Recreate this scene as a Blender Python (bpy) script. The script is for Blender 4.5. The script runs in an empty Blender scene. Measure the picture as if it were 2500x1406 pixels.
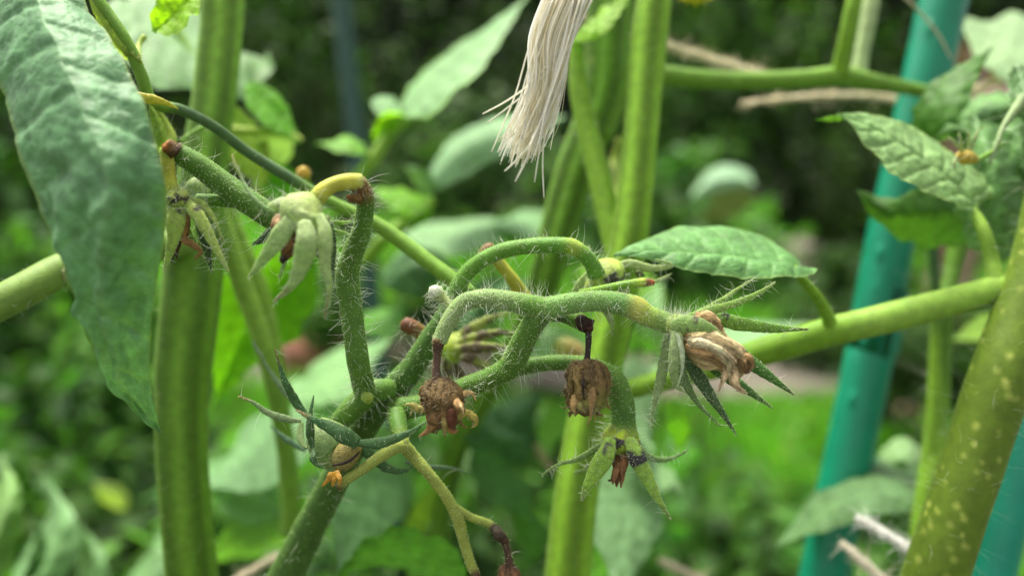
import bpy, math, random
import numpy as np
from mathutils import Vector, noise as mnoise

random.seed(7)
RNG = np.random.default_rng(11)
sc = bpy.context.scene
col = sc.collection

# ------------------------------------------------------------ camera
CAM = np.array([0.0, 0.0, 0.95])
PITCH = math.radians(16)
HFOV = math.radians(65)
F = 1250 / math.tan(HFOV / 2)                       # focal length in photo pixels (2500 wide)
FW = np.array([0, math.cos(PITCH), -math.sin(PITCH)])
UP = np.array([0, math.sin(PITCH), math.cos(PITCH)])
RT = np.array([1.0, 0, 0])
FOCUS = 0.12
cam_d = bpy.data.cameras.new('camera')
cam = bpy.data.objects.new('camera', cam_d)
col.objects.link(cam)
cam.location = CAM
cam.rotation_euler = (math.pi / 2 - PITCH, 0, 0)
cam_d.sensor_width = 36
cam_d.lens = 18 / math.tan(HFOV / 2)
cam_d.clip_start = 0.004
cam_d.clip_end = 200
cam_d.dof.use_dof = True
cam_d.dof.focus_distance = FOCUS
cam_d.dof.aperture_fstop = 8.5
sc.camera = cam

# ------------------------------------------------------------ world, sun, exposure
w = bpy.data.worlds.new('World')
sc.world = w
w.use_nodes = True
wn = w.node_tree.nodes
wl = w.node_tree.links
SUN_EL, SUN_ROT = math.radians(64), math.radians(-30)
sky = wn.new('ShaderNodeTexSky')
sky.sky_type = 'NISHITA'
sky.sun_disc = False
sky.sun_elevation = SUN_EL
sky.sun_rotation = SUN_ROT
sky.dust_density = 4.0
sky.air_density = 1.0
hs = wn.new('ShaderNodeHueSaturation')
hs.inputs['Saturation'].default_value = 0.12
wl.new(sky.outputs[0], hs.inputs['Color'])
wl.new(hs.outputs[0], wn['Background'].inputs[0])
wn['Background'].inputs[1].default_value = 0.064
sun_d = bpy.data.lights.new('sun', 'SUN')
sun_d.energy = 1.5
sun_d.angle = math.radians(22)
sun_d.color = (1.0, 0.95, 0.80)
sun = bpy.data.objects.new('sun', sun_d)
col.objects.link(sun)
sdir = Vector((math.sin(SUN_ROT) * math.cos(SUN_EL), math.cos(SUN_ROT) * math.cos(SUN_EL), math.sin(SUN_EL)))
sun.rotation_euler = sdir.to_track_quat('Z', 'Y').to_euler()
sun.location = (0, 0, 5)
vs = sc.view_settings
vs.view_transform = 'Standard'
vs.look = 'None'
vs.gamma = 1
vs.use_curve_mapping = False
vs.exposure = 2.3
sc.cycles.max_bounces = 6
sc.cycles.transmission_bounces = 4
sc.cycles.use_denoising = True


# ------------------------------------------------------------ helpers: space
def P(x, y, d):
    """a place in the garden seen at photo pixel (x, y), d metres in front of the camera"""
    return CAM + FW * d + RT * ((x - 1250) * d / F) + UP * ((703 - y) * d / F)


def G(x, y, z=0.0):
    """the ground point seen at (x, y)"""
    v = FW + RT * ((x - 1250) / F) + UP * ((703 - y) / F)
    t = (z - CAM[2]) / v[2]
    return CAM + v * t


def nz(p, s, seed=0.0):
    return mnoise.noise(Vector((p[0] * s + seed, p[1] * s - seed * .7, p[2] * s + seed * 1.3)))


def crom(pts, n):
    """resample a control polygon (rows of floats) with Catmull-Rom, even in arc length"""
    p = np.asarray(pts, float)
    if len(p) == 2:
        t = np.linspace(0, 1, n)[:, None]
        return p[0] * (1 - t) + p[1] * t
    q = np.vstack([2 * p[0] - p[1], p, 2 * p[-1] - p[-2]])
    out = []
    K = 16
    for i in range(1, len(q) - 2):
        a, b, c, d = q[i - 1], q[i], q[i + 1], q[i + 2]
        for k in range(K):
            t = k / K
            out.append(0.5 * (2 * b + (c - a) * t + (2 * a - 5 * b + 4 * c - d) * t * t + (3 * b - a - 3 * c + d) * t ** 3))
    out.append(q[-2])
    out = np.array(out)
    s = np.concatenate([[0], np.cumsum(np.linalg.norm(np.diff(out[:, :3], axis=0), axis=1))])
    tt = np.linspace(0, s[-1], n)
    return np.stack([np.interp(tt, s, out[:, j]) for j in range(out.shape[1])], 1)


def unit(v):
    return v / np.maximum(np.linalg.norm(v, axis=-1, keepdims=True), 1e-12)


# ------------------------------------------------------------ helpers: objects
def empty(name, loc, label, cat, group=None):
    o = bpy.data.objects.new(name, None)
    o.empty_display_size = .01
    o.location = [float(c) for c in loc]
    col.objects.link(o)
    o['label'] = label
    o['category'] = cat
    if group:
        o['group'] = group
    return o


def rootloc(o):
    while o.parent:
        o = o.parent
    return np.array(o.location)


def mesh_obj(name, v, f, mat, parent=None, c=None, label=None, stuff=False, smooth=True, origin=None):
    """link vertices (world space) and faces as ONE object; c = colour per vertex (rgb or rgba)"""
    v = np.asarray(v, float)
    org = rootloc(parent) if parent else (np.array(origin) if origin is not None else np.zeros(3))
    me = bpy.data.meshes.new(name)
    if isinstance(f, np.ndarray):
        n, k = f.shape
        me.vertices.add(len(v))
        me.vertices.foreach_set('co', (v - org).astype('f').ravel())
        me.loops.add(n * k)
        me.polygons.add(n)
        me.loops.foreach_set('vertex_index', f.astype('i').ravel())
        me.polygons.foreach_set('loop_start', (np.arange(n) * k).astype('i'))
        me.update(calc_edges=True)
    else:
        me.from_pydata((v - org).tolist(), [], f)
    if smooth:
        me.polygons.foreach_set('use_smooth', [True] * len(me.polygons))
    if c is not None:
        c = np.asarray(c, float)
        if c.ndim == 1:
            c = np.tile(c, (len(v), 1))
        if c.shape[1] == 3:
            c = np.hstack([c, np.ones((len(c), 1)) * .3])
        a = me.color_attributes.new('Col', 'FLOAT_COLOR', 'POINT')
        a.data.foreach_set('color', np.clip(c, 0, 1).astype('f').ravel())
    me.materials.append(mat)
    o = bpy.data.objects.new(name, me)
    if parent:
        o.parent = parent
    elif origin is not None:
        o.location = [float(q) for q in origin]
    col.objects.link(o)
    if label:
        o['label'] = label
    if stuff:
        o['kind'] = 'stuff'
    return o


def tag(o, label=None, cat=None, group=None, kind=None):
    for k, x in (('label', label), ('category', cat), ('group', group), ('kind', kind)):
        if x:
            o[k] = x
    return o


# ------------------------------------------------------------ materials
def new_mat(name):
    m = bpy.data.materials.new(name)
    m.use_nodes = True
    return m, m.node_tree.nodes, m.node_tree.links, m.node_tree.nodes['Principled BSDF']


def skin_mat(name, rough=.55, noise_scale=900, var=.25, bump=.25, bump_scale=2500, sheen=.3, trans=None, spec=.4, tcol=(1.3, 1.7, .5), sss=0, sheen_tint=(.85, 1, .85), bd=.0004):
    """surface coloured by the mesh's own Col attribute, with mottling, fine relief and optional translucency (Col alpha)"""
    m, n, l, b = new_mat(name)
    at = n.new('ShaderNodeAttribute'); at.attribute_name = 'Col'
    tc = n.new('ShaderNodeTexCoord')
    no = n.new('ShaderNodeTexNoise'); no.inputs['Scale'].default_value = noise_scale; no.inputs['Detail'].default_value = 4
    l.new(tc.outputs['Object'], no.inputs['Vector'])
    mr = n.new('ShaderNodeMapRange'); mr.inputs[1].default_value = .3; mr.inputs[2].default_value = .7
    mr.inputs[3].default_value = 1 - var; mr.inputs[4].default_value = 1 + var
    l.new(no.outputs['Fac'], mr.inputs[0])
    mx = n.new('ShaderNodeVectorMath'); mx.operation = 'SCALE'
    l.new(at.outputs['Color'], mx.inputs[0]); l.new(mr.outputs[0], mx.inputs['Scale'])
    l.new(mx.outputs[0], b.inputs['Base Color'])
    b.inputs['Roughness'].default_value = rough
    b.inputs['Specular IOR Level'].default_value = spec
    b.inputs['Sheen Weight'].default_value = sheen
    b.inputs['Sheen Roughness'].default_value = .4
    b.inputs['Sheen Tint'].default_value = (*sheen_tint, 1)
    if sss:
        b.inputs['Subsurface Weight'].default_value = sss
        b.inputs['Subsurface Scale'].default_value = .0012
        b.inputs['Subsurface Radius'].default_value = (.6, 1, .25)
    if bump:
        nb = n.new('ShaderNodeTexNoise'); nb.inputs['Scale'].default_value = bump_scale; nb.inputs['Detail'].default_value = 3
        l.new(tc.outputs['Object'], nb.inputs['Vector'])
        bp = n.new('ShaderNodeBump'); bp.inputs['Strength'].default_value = bump; bp.inputs['Distance'].default_value = bd
        l.new(nb.outputs['Fac'], bp.inputs['Height']); l.new(bp.outputs[0], b.inputs['Normal'])
    if trans is not None:
        tr = n.new('ShaderNodeBsdfTranslucent')
        mu = n.new('ShaderNodeVectorMath'); mu.operation = 'MULTIPLY'
        l.new(mx.outputs[0], mu.inputs[0]); mu.inputs[1].default_value = tcol
        l.new(mu.outputs[0], tr.inputs['Color'])
        ms = n.new('ShaderNodeMixShader')
        if trans == 'alpha':
            l.new(at.outputs['Alpha'], ms.inputs[0])
        else:
            ms.inputs[0].default_value = trans
        l.new(b.outputs[0], ms.inputs[1]); l.new(tr.outputs[0], ms.inputs[2])
        l.new(ms.outputs[0], n['Material Output'].inputs['Surface'])
    return m


M_STEM = skin_mat('stem_skin', rough=.6, noise_scale=500, var=.18, bump=.25, sheen=.12, sss=.2, spec=.28, sheen_tint=(.7, 1, .35))
M_LEAF = skin_mat('leaf_skin', rough=.58, noise_scale=450, var=.22, bump=.2, bump_scale=1600, sheen=.08, trans='alpha', spec=.42, tcol=(1.2, 1.35, .4), sheen_tint=(.75, 1, .7))


def reticulate(m):
    """net of tiny veins between the side veins: fine relief and a slightly paler line"""
    n, l = m.node_tree.nodes, m.node_tree.links
    b = n['Principled BSDF']
    tc = n['Texture Coordinate']
    vo = n.new('ShaderNodeTexVoronoi'); vo.feature = 'DISTANCE_TO_EDGE'; vo.inputs['Scale'].default_value = 620
    wp = n.new('ShaderNodeTexNoise'); wp.inputs['Scale'].default_value = 260
    ad = n.new('ShaderNodeVectorMath'); ad.operation = 'MULTIPLY_ADD'; ad.inputs[1].default_value = (.0025,) * 3
    l.new(tc.outputs['Object'], wp.inputs['Vector']); l.new(wp.outputs['Color'], ad.inputs[0]); l.new(tc.outputs['Object'], ad.inputs[2])
    l.new(ad.outputs[0], vo.inputs['Vector'])
    mr = n.new('ShaderNodeMapRange'); mr.inputs[2].default_value = .22
    l.new(vo.outputs['Distance'], mr.inputs[0])
    bp = n.new('ShaderNodeBump'); bp.inputs['Strength'].default_value = .3; bp.inputs['Distance'].default_value = .0002
    l.new(mr.outputs[0], bp.inputs['Height'])
    old = b.inputs['Normal'].links[0].from_socket
    l.new(old, bp.inputs['Normal']); l.new(bp.outputs[0], b.inputs['Normal'])
    src = b.inputs['Base Color'].links[0].from_socket
    sc2 = n.new('ShaderNodeVectorMath'); sc2.operation = 'SCALE'
    m2 = n.new('ShaderNodeMapRange'); m2.inputs[2].default_value = .16; m2.inputs[3].default_value = 1.22; m2.inputs[4].default_value = .96
    l.new(vo.outputs['Distance'], m2.inputs[0]); l.new(src, sc2.inputs[0]); l.new(m2.outputs[0], sc2.inputs['Scale'])
    l.new(sc2.outputs[0], b.inputs['Base Color'])


reticulate(M_LEAF)
M_SEPAL = skin_mat('sepal_skin', rough=.5, noise_scale=1500, var=.25, bump=.5, bump_scale=4000, sheen=.15, trans=.25, spec=.4)
M_DRY = skin_mat('dried_petal', rough=.6, noise_scale=1400, var=.35, bump=.7, bump_scale=3500, sheen=0, trans=.15, tcol=(1.15, 1.1, .8), spec=.3)
M_HAIR = skin_mat('plant_hair', rough=.35, noise_scale=50, var=.05, bump=0, sheen=0, trans=.4, tcol=(1.1, 1.1, 1.0))
M_CORD = skin_mat('frayed_fibre', rough=.4, noise_scale=300, var=.04, bump=.2, sheen=.4, trans=.45, tcol=(1.04, 1.03, 1.0))
M_TWINE = skin_mat('twine_fibre', rough=.8, noise_scale=1500, var=.3, bump=.8, bump_scale=3000, sheen=.4)
M_PLASTIC = skin_mat('stake_plastic', rough=.38, noise_scale=120, var=.12, bump=.12, bump_scale=500, sheen=0, spec=.5)
M_WILD = skin_mat('garden_foliage', rough=.6, noise_scale=12, var=.3, bump=0, sheen=0, trans='alpha', spec=.15)
M_BRICK = skin_mat('garden_brick', rough=.9, noise_scale=30, var=.3, bump=.5, bump_scale=90, sheen=0, bd=.004)


def plain_mat(name, c1, c2, scale, rough=.9, bump=.5, bd=.01):
    m, n, l, b = new_mat(name)
    tc = n.new('ShaderNodeTexCoord')
    no = n.new('ShaderNodeTexNoise'); no.inputs['Scale'].default_value = scale; no.inputs['Detail'].default_value = 8
    l.new(tc.outputs['Object'], no.inputs['Vector'])
    r = n.new('ShaderNodeValToRGB')
    r.color_ramp.elements[0].color = (*c1, 1); r.color_ramp.elements[0].position = .35
    r.color_ramp.elements[1].color = (*c2, 1); r.color_ramp.elements[1].position = .65
    l.new(no.outputs['Fac'], r.inputs[0]); l.new(r.outputs[0], b.inputs['Base Color'])
    b.inputs['Roughness'].default_value = rough
    bp = n.new('ShaderNodeBump'); bp.inputs['Strength'].default_value = bump; bp.inputs['Distance'].default_value = bd
    l.new(no.outputs['Fac'], bp.inputs['Height']); l.new(bp.outputs[0], b.inputs['Normal'])
    return m


# ------------------------------------------------------------ colours (base reflectance, linear)
STEM = (.14, .28, .025); STEML = (.22, .38, .045); STEMD = (.055, .125, .022); OLIVE = (.095, .21, .012)
YEL = (.42, .42, .05); YELG = (.30, .40, .05); RUST = (.15, .085, .025); BRN = (.07, .035, .02)
BLK = (.03, .02, .018); LG = (.10, .21, .06); DG = (.035, .10, .025); BG = (.11, .21, .12)
YG = (.20, .36, .03); SEP = (.17, .28, .07); SEPL = (.30, .40, .13); SEPD = (.07, .14, .045); TAN = (.50, .34, .22)


# ------------------------------------------------------------ helpers: shapes
class Tube:
    pass


def tube_geo(pts, n=None, k=14, asp=1.0, ridge=0, ramp=0.0, lump=0.0, seed=0.0, roll=0.0, twist=0.0, tip=True):
    """pts rows: (x, y, depth, width_px[, (r,g,b)]) -> smooth tapered tube with its own depth and thickness"""
    rows = []
    last = STEM
    for p in pts:
        c = p[4] if len(p) > 4 else last
        last = c
        w0 = P(p[0], p[1], p[2])
        rows.append([*w0, p[3] * p[2] / F / 2, *c])
    rows = np.array(rows)
    L = np.linalg.norm(np.diff(rows[:, :3], axis=0), axis=1).sum()
    if n is None:
        n = int(min(90, max(12, L / max(rows[:, 3].mean() * .55, 1e-6))))
    r = crom(rows, n)
    c, rad, cc = r[:, :3], np.maximum(r[:, 3], 1e-6), np.clip(r[:, 4:7], 0, 1)
    T = unit(np.gradient(c, axis=0))
    view = unit(c - CAM)
    S = unit(np.cross(T, view)); N = unit(np.cross(S, T))
    a = np.linspace(0, 2 * math.pi, k, endpoint=False)
    verts = []; cols = []; nrm = []
    for i in range(n):
        aa = a + roll + twist * i / n
        m = 1 + (ramp * np.abs(np.cos(ridge * a / 2 + seed)) - ramp / 2 if ridge else 0)
        d0 = np.cos(aa)[:, None] * S[i] + np.sin(aa)[:, None] * N[i] * asp
        ring = c[i] + d0 * (rad[i] * m)[:, None] if ridge else c[i] + d0 * rad[i]
        if lump:
            sc_ = 1 / max(rad[i] * 1.6, 1e-6)
            ring = ring + d0 * rad[i] * lump * np.array([nz(q - c[0], sc_, seed) for q in ring])[:, None]
        verts.append(ring); nrm.append(unit(d0))
        cm = np.tile(cc[i], (k, 1))
        if ridge and ramp < .2:
            cm = cm * (1 + .32 * np.cos(ridge * a + seed + 2.2 + .25 * math.sin(i * .13)))[:, None]
        if ridge and ramp >= .2:
            cm = cm * np.array([.42 + .95 * min(1, max(0, .5 + 1.5 * mnoise.noise(Vector((math.cos(q) * 4, math.sin(q) * 4, i * 2.2 / n + seed))))) for q in a])[:, None]
        cols.append(cm)
    V = np.vstack(verts)
    i = np.arange(n - 1)[:, None]; j = np.arange(k)[None, :]
    f = np.stack([i * k + j, i * k + (j + 1) % k, (i + 1) * k + (j + 1) % k, (i + 1) * k + j], -1).reshape(-1, 4)
    e0 = c[0] - T[0] * rad[0] * .35; e1 = c[-1] + T[-1] * rad[-1] * .5
    V = np.vstack([V, e0[None], e1[None]])
    C = np.vstack(cols + [cc[:1], cc[-1:]])
    f0 = np.array([[n * k, (q + 1) % k, q, q] for q in range(k)])
    f1 = np.array([[n * k + 1, (n - 1) * k + q, (n - 1) * k + (q + 1) % k, (n - 1) * k + (q + 1) % k] for q in range(k)])
    t = Tube()
    t.V, t.C, t.c, t.rad, t.T, t.S, t.N, t.asp, t.n, t.k, t.L = V, C, c, rad, T, S, N, asp, n, k, L
    t.faces = [list(q) for q in f] + [list(q[:3]) for q in f0] + [list(q[:3]) for q in f1]
    t.cc = cc
    return t


def tube(name, parent, pts, mat=None, hairs=0, specks=0, hl=60, spots=None, label=None, hc=(.75, .8, .68), hr=1.0, **kw):
    t = tube_geo(pts, **kw)
    C = t.C
    if mat is M_DRY:
        C = C * np.array([1, .96, .70])
    if spots and spots[0] == 'dots':
        _, cnt, rad_, rgb = spots
        pp, _n, _t = surf_points(t, cnt)
        for q in pp:
            dist = np.linalg.norm(t.V - q, axis=1)
            wgt = (np.clip(1 - dist / (rad_ * random.uniform(.6, 1.25)), 0, 1) ** .6)[:, None] * random.uniform(.4, 1)
            C = C * (1 - wgt) + np.array(rgb) * wgt
        spots = None
    if spots:
        thr, sc_, rgb, (u0, u1) = spots
        nn = t.n * t.k
        for i in range(nn):
            u = (i // t.k) / t.n
            if u0 < u < u1 and nz(t.V[i], sc_, 3.1) > thr:
                C[i] = rgb
    o = mesh_obj(name, t.V, t.faces, mat or M_STEM, parent, C, label)
    d = np.linalg.norm(t.c.mean(0) - CAM)
    tgt = o if parent and not parent.parent else parent
    if hairs:
        hair(tgt, t, hairs, hl * d / F, hc, hr)
    if specks:
        speck(tgt, t, specks, d / F, (.40, .29, .16) if mat is M_DRY else (.66, .78, .42))
    return o, t


def surf_points(t, n, full=True):
    s = RNG.random(n) * (t.n - 1)
    i = s.astype(int); fr = (s - i)[:, None]
    i1 = np.minimum(i + 1, t.n - 1)
    c = t.c[i] * (1 - fr) + t.c[i1] * fr
    r = t.rad[i] * (1 - fr[:, 0]) + t.rad[i1] * fr[:, 0]
    a = RNG.random(n) * 2 * math.pi
    d = np.cos(a)[:, None] * t.S[i] + np.sin(a)[:, None] * t.N[i] * t.asp
    nr = unit(np.cos(a)[:, None] * t.S[i] * t.asp + np.sin(a)[:, None] * t.N[i])
    return c + d * r[:, None], nr, t.T[i]


def strands(base, dirs, length, rad, segs=4, curl=.5, drift=None):
    """many thin tapered three-sided hairs, vectorised"""
    n = len(base)
    rnd = unit(RNG.normal(size=(n, 3)))
    side = unit(np.cross(dirs, rnd)); oth = np.cross(dirs, side)
    bend = side * (RNG.normal(size=(n, 1)) * curl) + (drift if drift is not None else 0)
    V = []
    for s in range(segs + 1):
        u = s / segs
        p = base + dirs * (length * u)[:, None] + bend * (length * u * u)[:, None] * .7 + oth * (np.sin(u * 3.1) * length * .08)[:, None]
        rr = rad * (1 - .8 * u)
        for q in range(3):
            a = q * 2.094
            V.append(p + (side * math.cos(a) + oth * math.sin(a)) * rr[:, None])
    V = np.stack(V, 1).reshape(-1, 3)
    m = (segs + 1) * 3
    f = []
    for s in range(segs):
        for q in range(3):
            f.append([s * 3 + q, s * 3 + (q + 1) % 3, (s + 1) * 3 + (q + 1) % 3, (s + 1) * 3 + q])
    f = np.array(f)
    Fc = (np.arange(n)[:, None, None] * m + f[None]).reshape(-1, 4)
    return V, Fc, m


def hair(parent, t, n, L, c=(.75, .8, .68), hr=1.0):
    n = max(4, int(n * (.5 if abs(np.linalg.norm(t.c.mean(0) - CAM) - FOCUS) < .006 else .36)))
    p, nr, T = surf_points(t, n)
    d = unit(nr + RNG.normal(size=(n, 3)) * .28 + T * RNG.normal(size=(n, 1)) * .2)
    ln = L * (.25 + .95 * RNG.random(n) ** 1.3)
    dd = np.linalg.norm(p - CAM, axis=1) / F
    V, f, m = strands(p - nr * 2e-5, d, ln, np.full(n, .5 * hr) * dd, curl=.55)
    mesh_obj('fine_hair', V, f, M_HAIR, parent, np.tile(np.array(c), (len(V), 1)), stuff=True)


OCT = np.array([[1, 0, 0], [-1, 0, 0], [0, 1, 0], [0, -1, 0], [0, 0, 1], [0, 0, -1]], float)
OCF = np.array([[0, 2, 4], [2, 1, 4], [1, 3, 4], [3, 0, 4], [2, 0, 5], [1, 2, 5], [3, 1, 5], [0, 3, 5]])


def speck(parent, t, n, px, c=(.66, .78, .42)):
    p, nr, T = surf_points(t, n)
    r = px * (.6 + .75 * RNG.random(n))
    p = p + nr * (r * .6)[:, None]
    V = (p[:, None] + OCT[None] * r[:, None, None]).reshape(-1, 3)
    f = (np.arange(n)[:, None, None] * 6 + OCF[None]).reshape(-1, 3)
    mesh_obj('gland_speck', V, f, M_HAIR, parent, np.tile(np.array(c), (len(V), 1)), stuff=True)


def sepal(parent, pts, w, c, name='sepal', mat=None, hairs=40, specks=120, asp=.35, hl=45, tipc=None, base=.55, peak=.3, **kw):
    """a narrow pointed sepal: pts rows (x, y, depth)"""
    n = len(pts)
    rows = []
    for i, p in enumerate(pts):
        u = i / (n - 1)
        if u < peak:
            ww = base + (1 - base) * (u / peak)
        else:
            ww = 1 - .95 * ((u - peak) / (1 - peak)) ** (1.35 if mat is M_DRY else 1.02)
        cc = c if not (tipc and i == n - 1) else tipc
        rows.append((p[0], p[1], p[2], max(w * ww, 3), cc))
    return tube(name, parent, rows, mat or M_SEPAL, hairs=hairs, specks=specks, asp=asp, hl=hl, k=kw.pop('k', 10), lump=kw.pop('lump', .18), **kw)


def rib(edge, n):
    return crom([P(*e) for e in edge], n)


def blade(name, parent, L, M, R, c, nu=50, nv=28, bulge=.0, relief=.0003, nveins=9, slant=2.2, serr=.02, nserr=10, trans=.35, veinc=None, edgec=None, label=None, wav=.0, seed=0.0, pleat=0.0, mat=None, mk=1.0):
    """leaf blade between a left edge, a midrib and a right edge, each a line of (x, y, depth)"""
    l, m_, r = rib(L, nu), rib(M, nu), rib(R, nu)
    vv = np.linspace(-1, 1, nv)
    base = np.zeros((nu, nv, 3))
    U = np.linspace(0, 1, nu)
    for j, v in enumerate(vv):
        t = abs(v)
        e = l if v < 0 else r
        s = 1 - serr * np.abs(((U * nserr + seed) % 1) - .35) * 2 * t
        base[:, j] = m_ + (e - m_) * (t * s)[:, None]
    du = np.gradient(base, axis=0); dv = np.gradient(base, axis=1)
    N = unit(np.cross(du, dv))
    tocam = CAM - base
    sg = np.sign((N * tocam).sum(-1, keepdims=True).mean())
    N = N * (sg if sg != 0 else 1)
    A = np.abs(vv)[None, :]
    UU = U[:, None] + 0 * A
    ph = UU * nveins - A * slant * .5 + np.where(vv < 0, 0, .5)[None, :]
    fr = np.abs(ph - np.round(ph))
    vein = np.exp(-(fr / .07) ** 2) * (1 - A * .4)
    mid = np.exp(-(A / .045) ** 2)
    fill = np.sqrt(np.clip(np.abs(np.sin(math.pi * ph)), 0, 1)) * np.sin(math.pi * np.clip(A, .03, .97)) ** .5
    width = np.linalg.norm(l - r, axis=1)[:, None]
    h = relief * (fill - .9 * vein - 1.3 * mk * mid)
    ns = np.zeros((nu, nv)); n2 = np.zeros((nu, nv))
    sz = max(float(width.mean()), 1e-4)
    for i in range(nu):
        for j in range(nv):
            q = base[i, j] - base[0, 0]
            ns[i, j] = nz(q, 9 / sz, seed)
            n2[i, j] = nz(q, 3 / sz, seed + 5)
    h = h + relief * .8 * ns + wav * n2 * (.3 + A) + bulge * np.sin(math.pi * A) * width * .5
    if pleat:
        h = h + pleat * np.sin(vv * 9 + 3 * n2)[:] * np.clip(UU - .35, 0, 1) * np.clip((1 - UU) * 3, 0, 1)
    V = base + N * h[..., None]
    veinc = veinc if veinc is not None else tuple(min(1, q * 1.5 + .02) for q in c)
    edgec = edgec if edgec is not None else c
    vm = np.clip(np.maximum(vein * .45, mid * .8), 0, 1)[..., None]
    C = np.array(c) * (1 + .25 * n2[..., None] + .15 * ns[..., None])
    C = C * (1 - vm) + np.array(veinc) * vm
    em = np.clip((A - .93) / .07, 0, 1)[..., None]
    C = C * (1 - em) + np.array(edgec) * em
    C = np.concatenate([C, np.full((nu, nv, 1), trans)], -1)
    i = np.arange(nu - 1)[:, None]; j = np.arange(nv - 1)[None, :]
    f = np.stack([i * nv + j, i * nv + j + 1, (i + 1) * nv + j + 1, (i + 1) * nv + j], -1).reshape(-1, 4)
    return mesh_obj(name, V.reshape(-1, 3), f, mat or M_LEAF, parent, C.reshape(-1, 4), label)


def axleaf(parent, axis, wl, wr, c, dl=0.0, dr=0.0, name='leaf', prof=.75, nu=36, nv=18, **kw):
    """leaf from its axis base -> tip (x, y, depth), half widths in px on its left/right and the depth offset of each edge"""
    a = crom(axis, 14)
    t = np.gradient(a[:, :2], axis=0); t = t / np.maximum(np.linalg.norm(t, axis=1, keepdims=True), 1e-6)
    u = np.linspace(0, 1, 14)
    pr = np.clip(np.sin(math.pi * u ** prof), 0, 1) ** .75
    pr = pr * np.clip((1 - u) * 2.0, 0, 1) ** .5
    pr[0] = .03; pr[-1] = .0
    c = (c[0], c[1] * 1.06, c[2] * .66)
    kw.setdefault('serr', .11); kw.setdefault('nserr', 5)
    Lx = [(a[i, 0] + t[i, 1] * wl * pr[i], a[i, 1] - t[i, 0] * wl * pr[i], a[i, 2] + dl * pr[i]) for i in range(14)]
    Rx = [(a[i, 0] - t[i, 1] * wr * pr[i], a[i, 1] + t[i, 0] * wr * pr[i], a[i, 2] + dr * pr[i]) for i in range(14)]
    return blade(name, parent, Lx, [tuple(q) for q in a], Rx, c, nu=nu, nv=nv, **kw)


def scatter(centers, dirs, nrm, ln, wd, cols, trans=.3):
    """many small folded pointed leaves: 4 triangles each"""
    n = len(centers)
    side = unit(np.cross(dirs, nrm)); up = np.cross(side, dirs)
    ln = ln[:, None]; wd = wd[:, None]
    b = centers - dirs * ln * .5
    tip = centers + dirs * ln * .5 - up * ln * .12
    mid = centers + up * 0
    l = centers - dirs * ln * .08 - side * wd * .5 + up * wd * .18
    r = centers - dirs * ln * .08 + side * wd * .5 + up * wd * .18
    V = np.stack([b, l, mid, r, tip], 1).reshape(-1, 3)
    f = np.array([[0, 1, 2], [0, 2, 3], [1, 4, 2], [2, 4, 3]])
    Fc = (np.arange(n)[:, None, None] * 5 + f[None]).reshape(-1, 3)
    C = np.repeat(np.hstack([cols, np.full((n, 1), trans)]), 5, axis=0)
    return V, Fc, C


def shrub(name, label, cat, ctr, rad, n, leaf, cols, group=None, trans=.3, clumps=40, upb=.5, stems=5, dens=.28, ground=True):
    """a bush with its stems and a crown of leaves gathered in clumps; ctr, rad in metres"""
    ctr = np.array(ctr, float); rad = np.array(rad, float) * np.ones(3)
    base = np.array([ctr[0], ctr[1], 0.0 if ground else ctr[2] - rad[2]])
    root = empty(name, base, label, cat, group)
    cd = unit(RNG.normal(size=(clumps, 3)))
    cr = RNG.random(clumps) ** .4
    cp = ctr + cd * cr[:, None] * rad
    cs = rad.mean() * dens * (.5 + RNG.random(clumps))
    cb = .55 + .9 * RNG.random(clumps)
    k = RNG.integers(0, clumps, n)
    off = RNG.normal(size=(n, 3)) * .55
    p = cp[k] + off * cs[k][:, None]
    p[:, 2] = np.maximum(p[:, 2], .02)
    d = unit(off * np.array([1, 1, .3]) + RNG.normal(size=(n, 3)) * .5 + np.array([0, 0, -.15]))
    nr = unit(RNG.normal(size=(n, 3)) * .7 + np.array([0, 0, upb * 2]))
    ln = leaf * (.6 + .8 * RNG.random(n))
    cc = np.array(cols)[RNG.integers(0, len(cols), n)] * (cb[k] * (.8 + .4 * RNG.random(n)))[:, None]
    V, f, C = scatter(p, d, nr, ln, ln * (.42 + .2 * RNG.random(n)), cc, trans)
    mesh_obj('foliage', V, f, M_WILD, root, C, stuff=True, smooth=False)
    for i in range(stems):
        e = cp[RNG.integers(0, clumps)]
        q = base + np.array([RNG.normal() * rad[0] * .15, RNG.normal() * rad[1] * .15, 0])
        r0 = rad.mean() * .03
        pts = crom([np.r_[q, r0], np.r_[(q * .4 + e * .6) + RNG.normal(size=3) * .05 * rad.mean(), r0 * .7], np.r_[e, r0 * .3]], 8)
        a = np.arange(6) * 1.047
        Vs = np.vstack([pts[s, :3] + np.stack([np.cos(a), np.sin(a), 0 * a], 1) * pts[s, 3] for s in range(8)])
        fs = [[s * 6 + u, s * 6 + (u + 1) % 6, (s + 1) * 6 + (u + 1) % 6, (s + 1) * 6 + u] for s in range(7) for u in range(6)]
        mesh_obj('branch', Vs, fs, M_STEM, root, (.07, .06, .035))
    return root


# ============================================================ THE SETTING
M_SOIL = plain_mat('soil', (.02, .022, .012), (.05, .06, .025), 3)
M_PATH = plain_mat('path_grit', (.09, .075, .055), (.17, .145, .12), 14)
g = 60
gx = np.linspace(-30, 30, g); gy = np.linspace(-20, 60, g)
V = np.array([[x, y, -.02 if (abs(x) < 4 and y < 12) else -.02 + .03 * nz((x, y, 0), .3)] for y in gy for x in gx])
fq = np.array([[j * g + i, j * g + i + 1, (j + 1) * g + i + 1, (j + 1) * g + i] for j in range(g - 1) for i in range(g - 1)])
tag(mesh_obj('ground', V, fq, M_SOIL, smooth=True), 'dark garden soil and turf running to the hedge', kind='structure')

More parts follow.
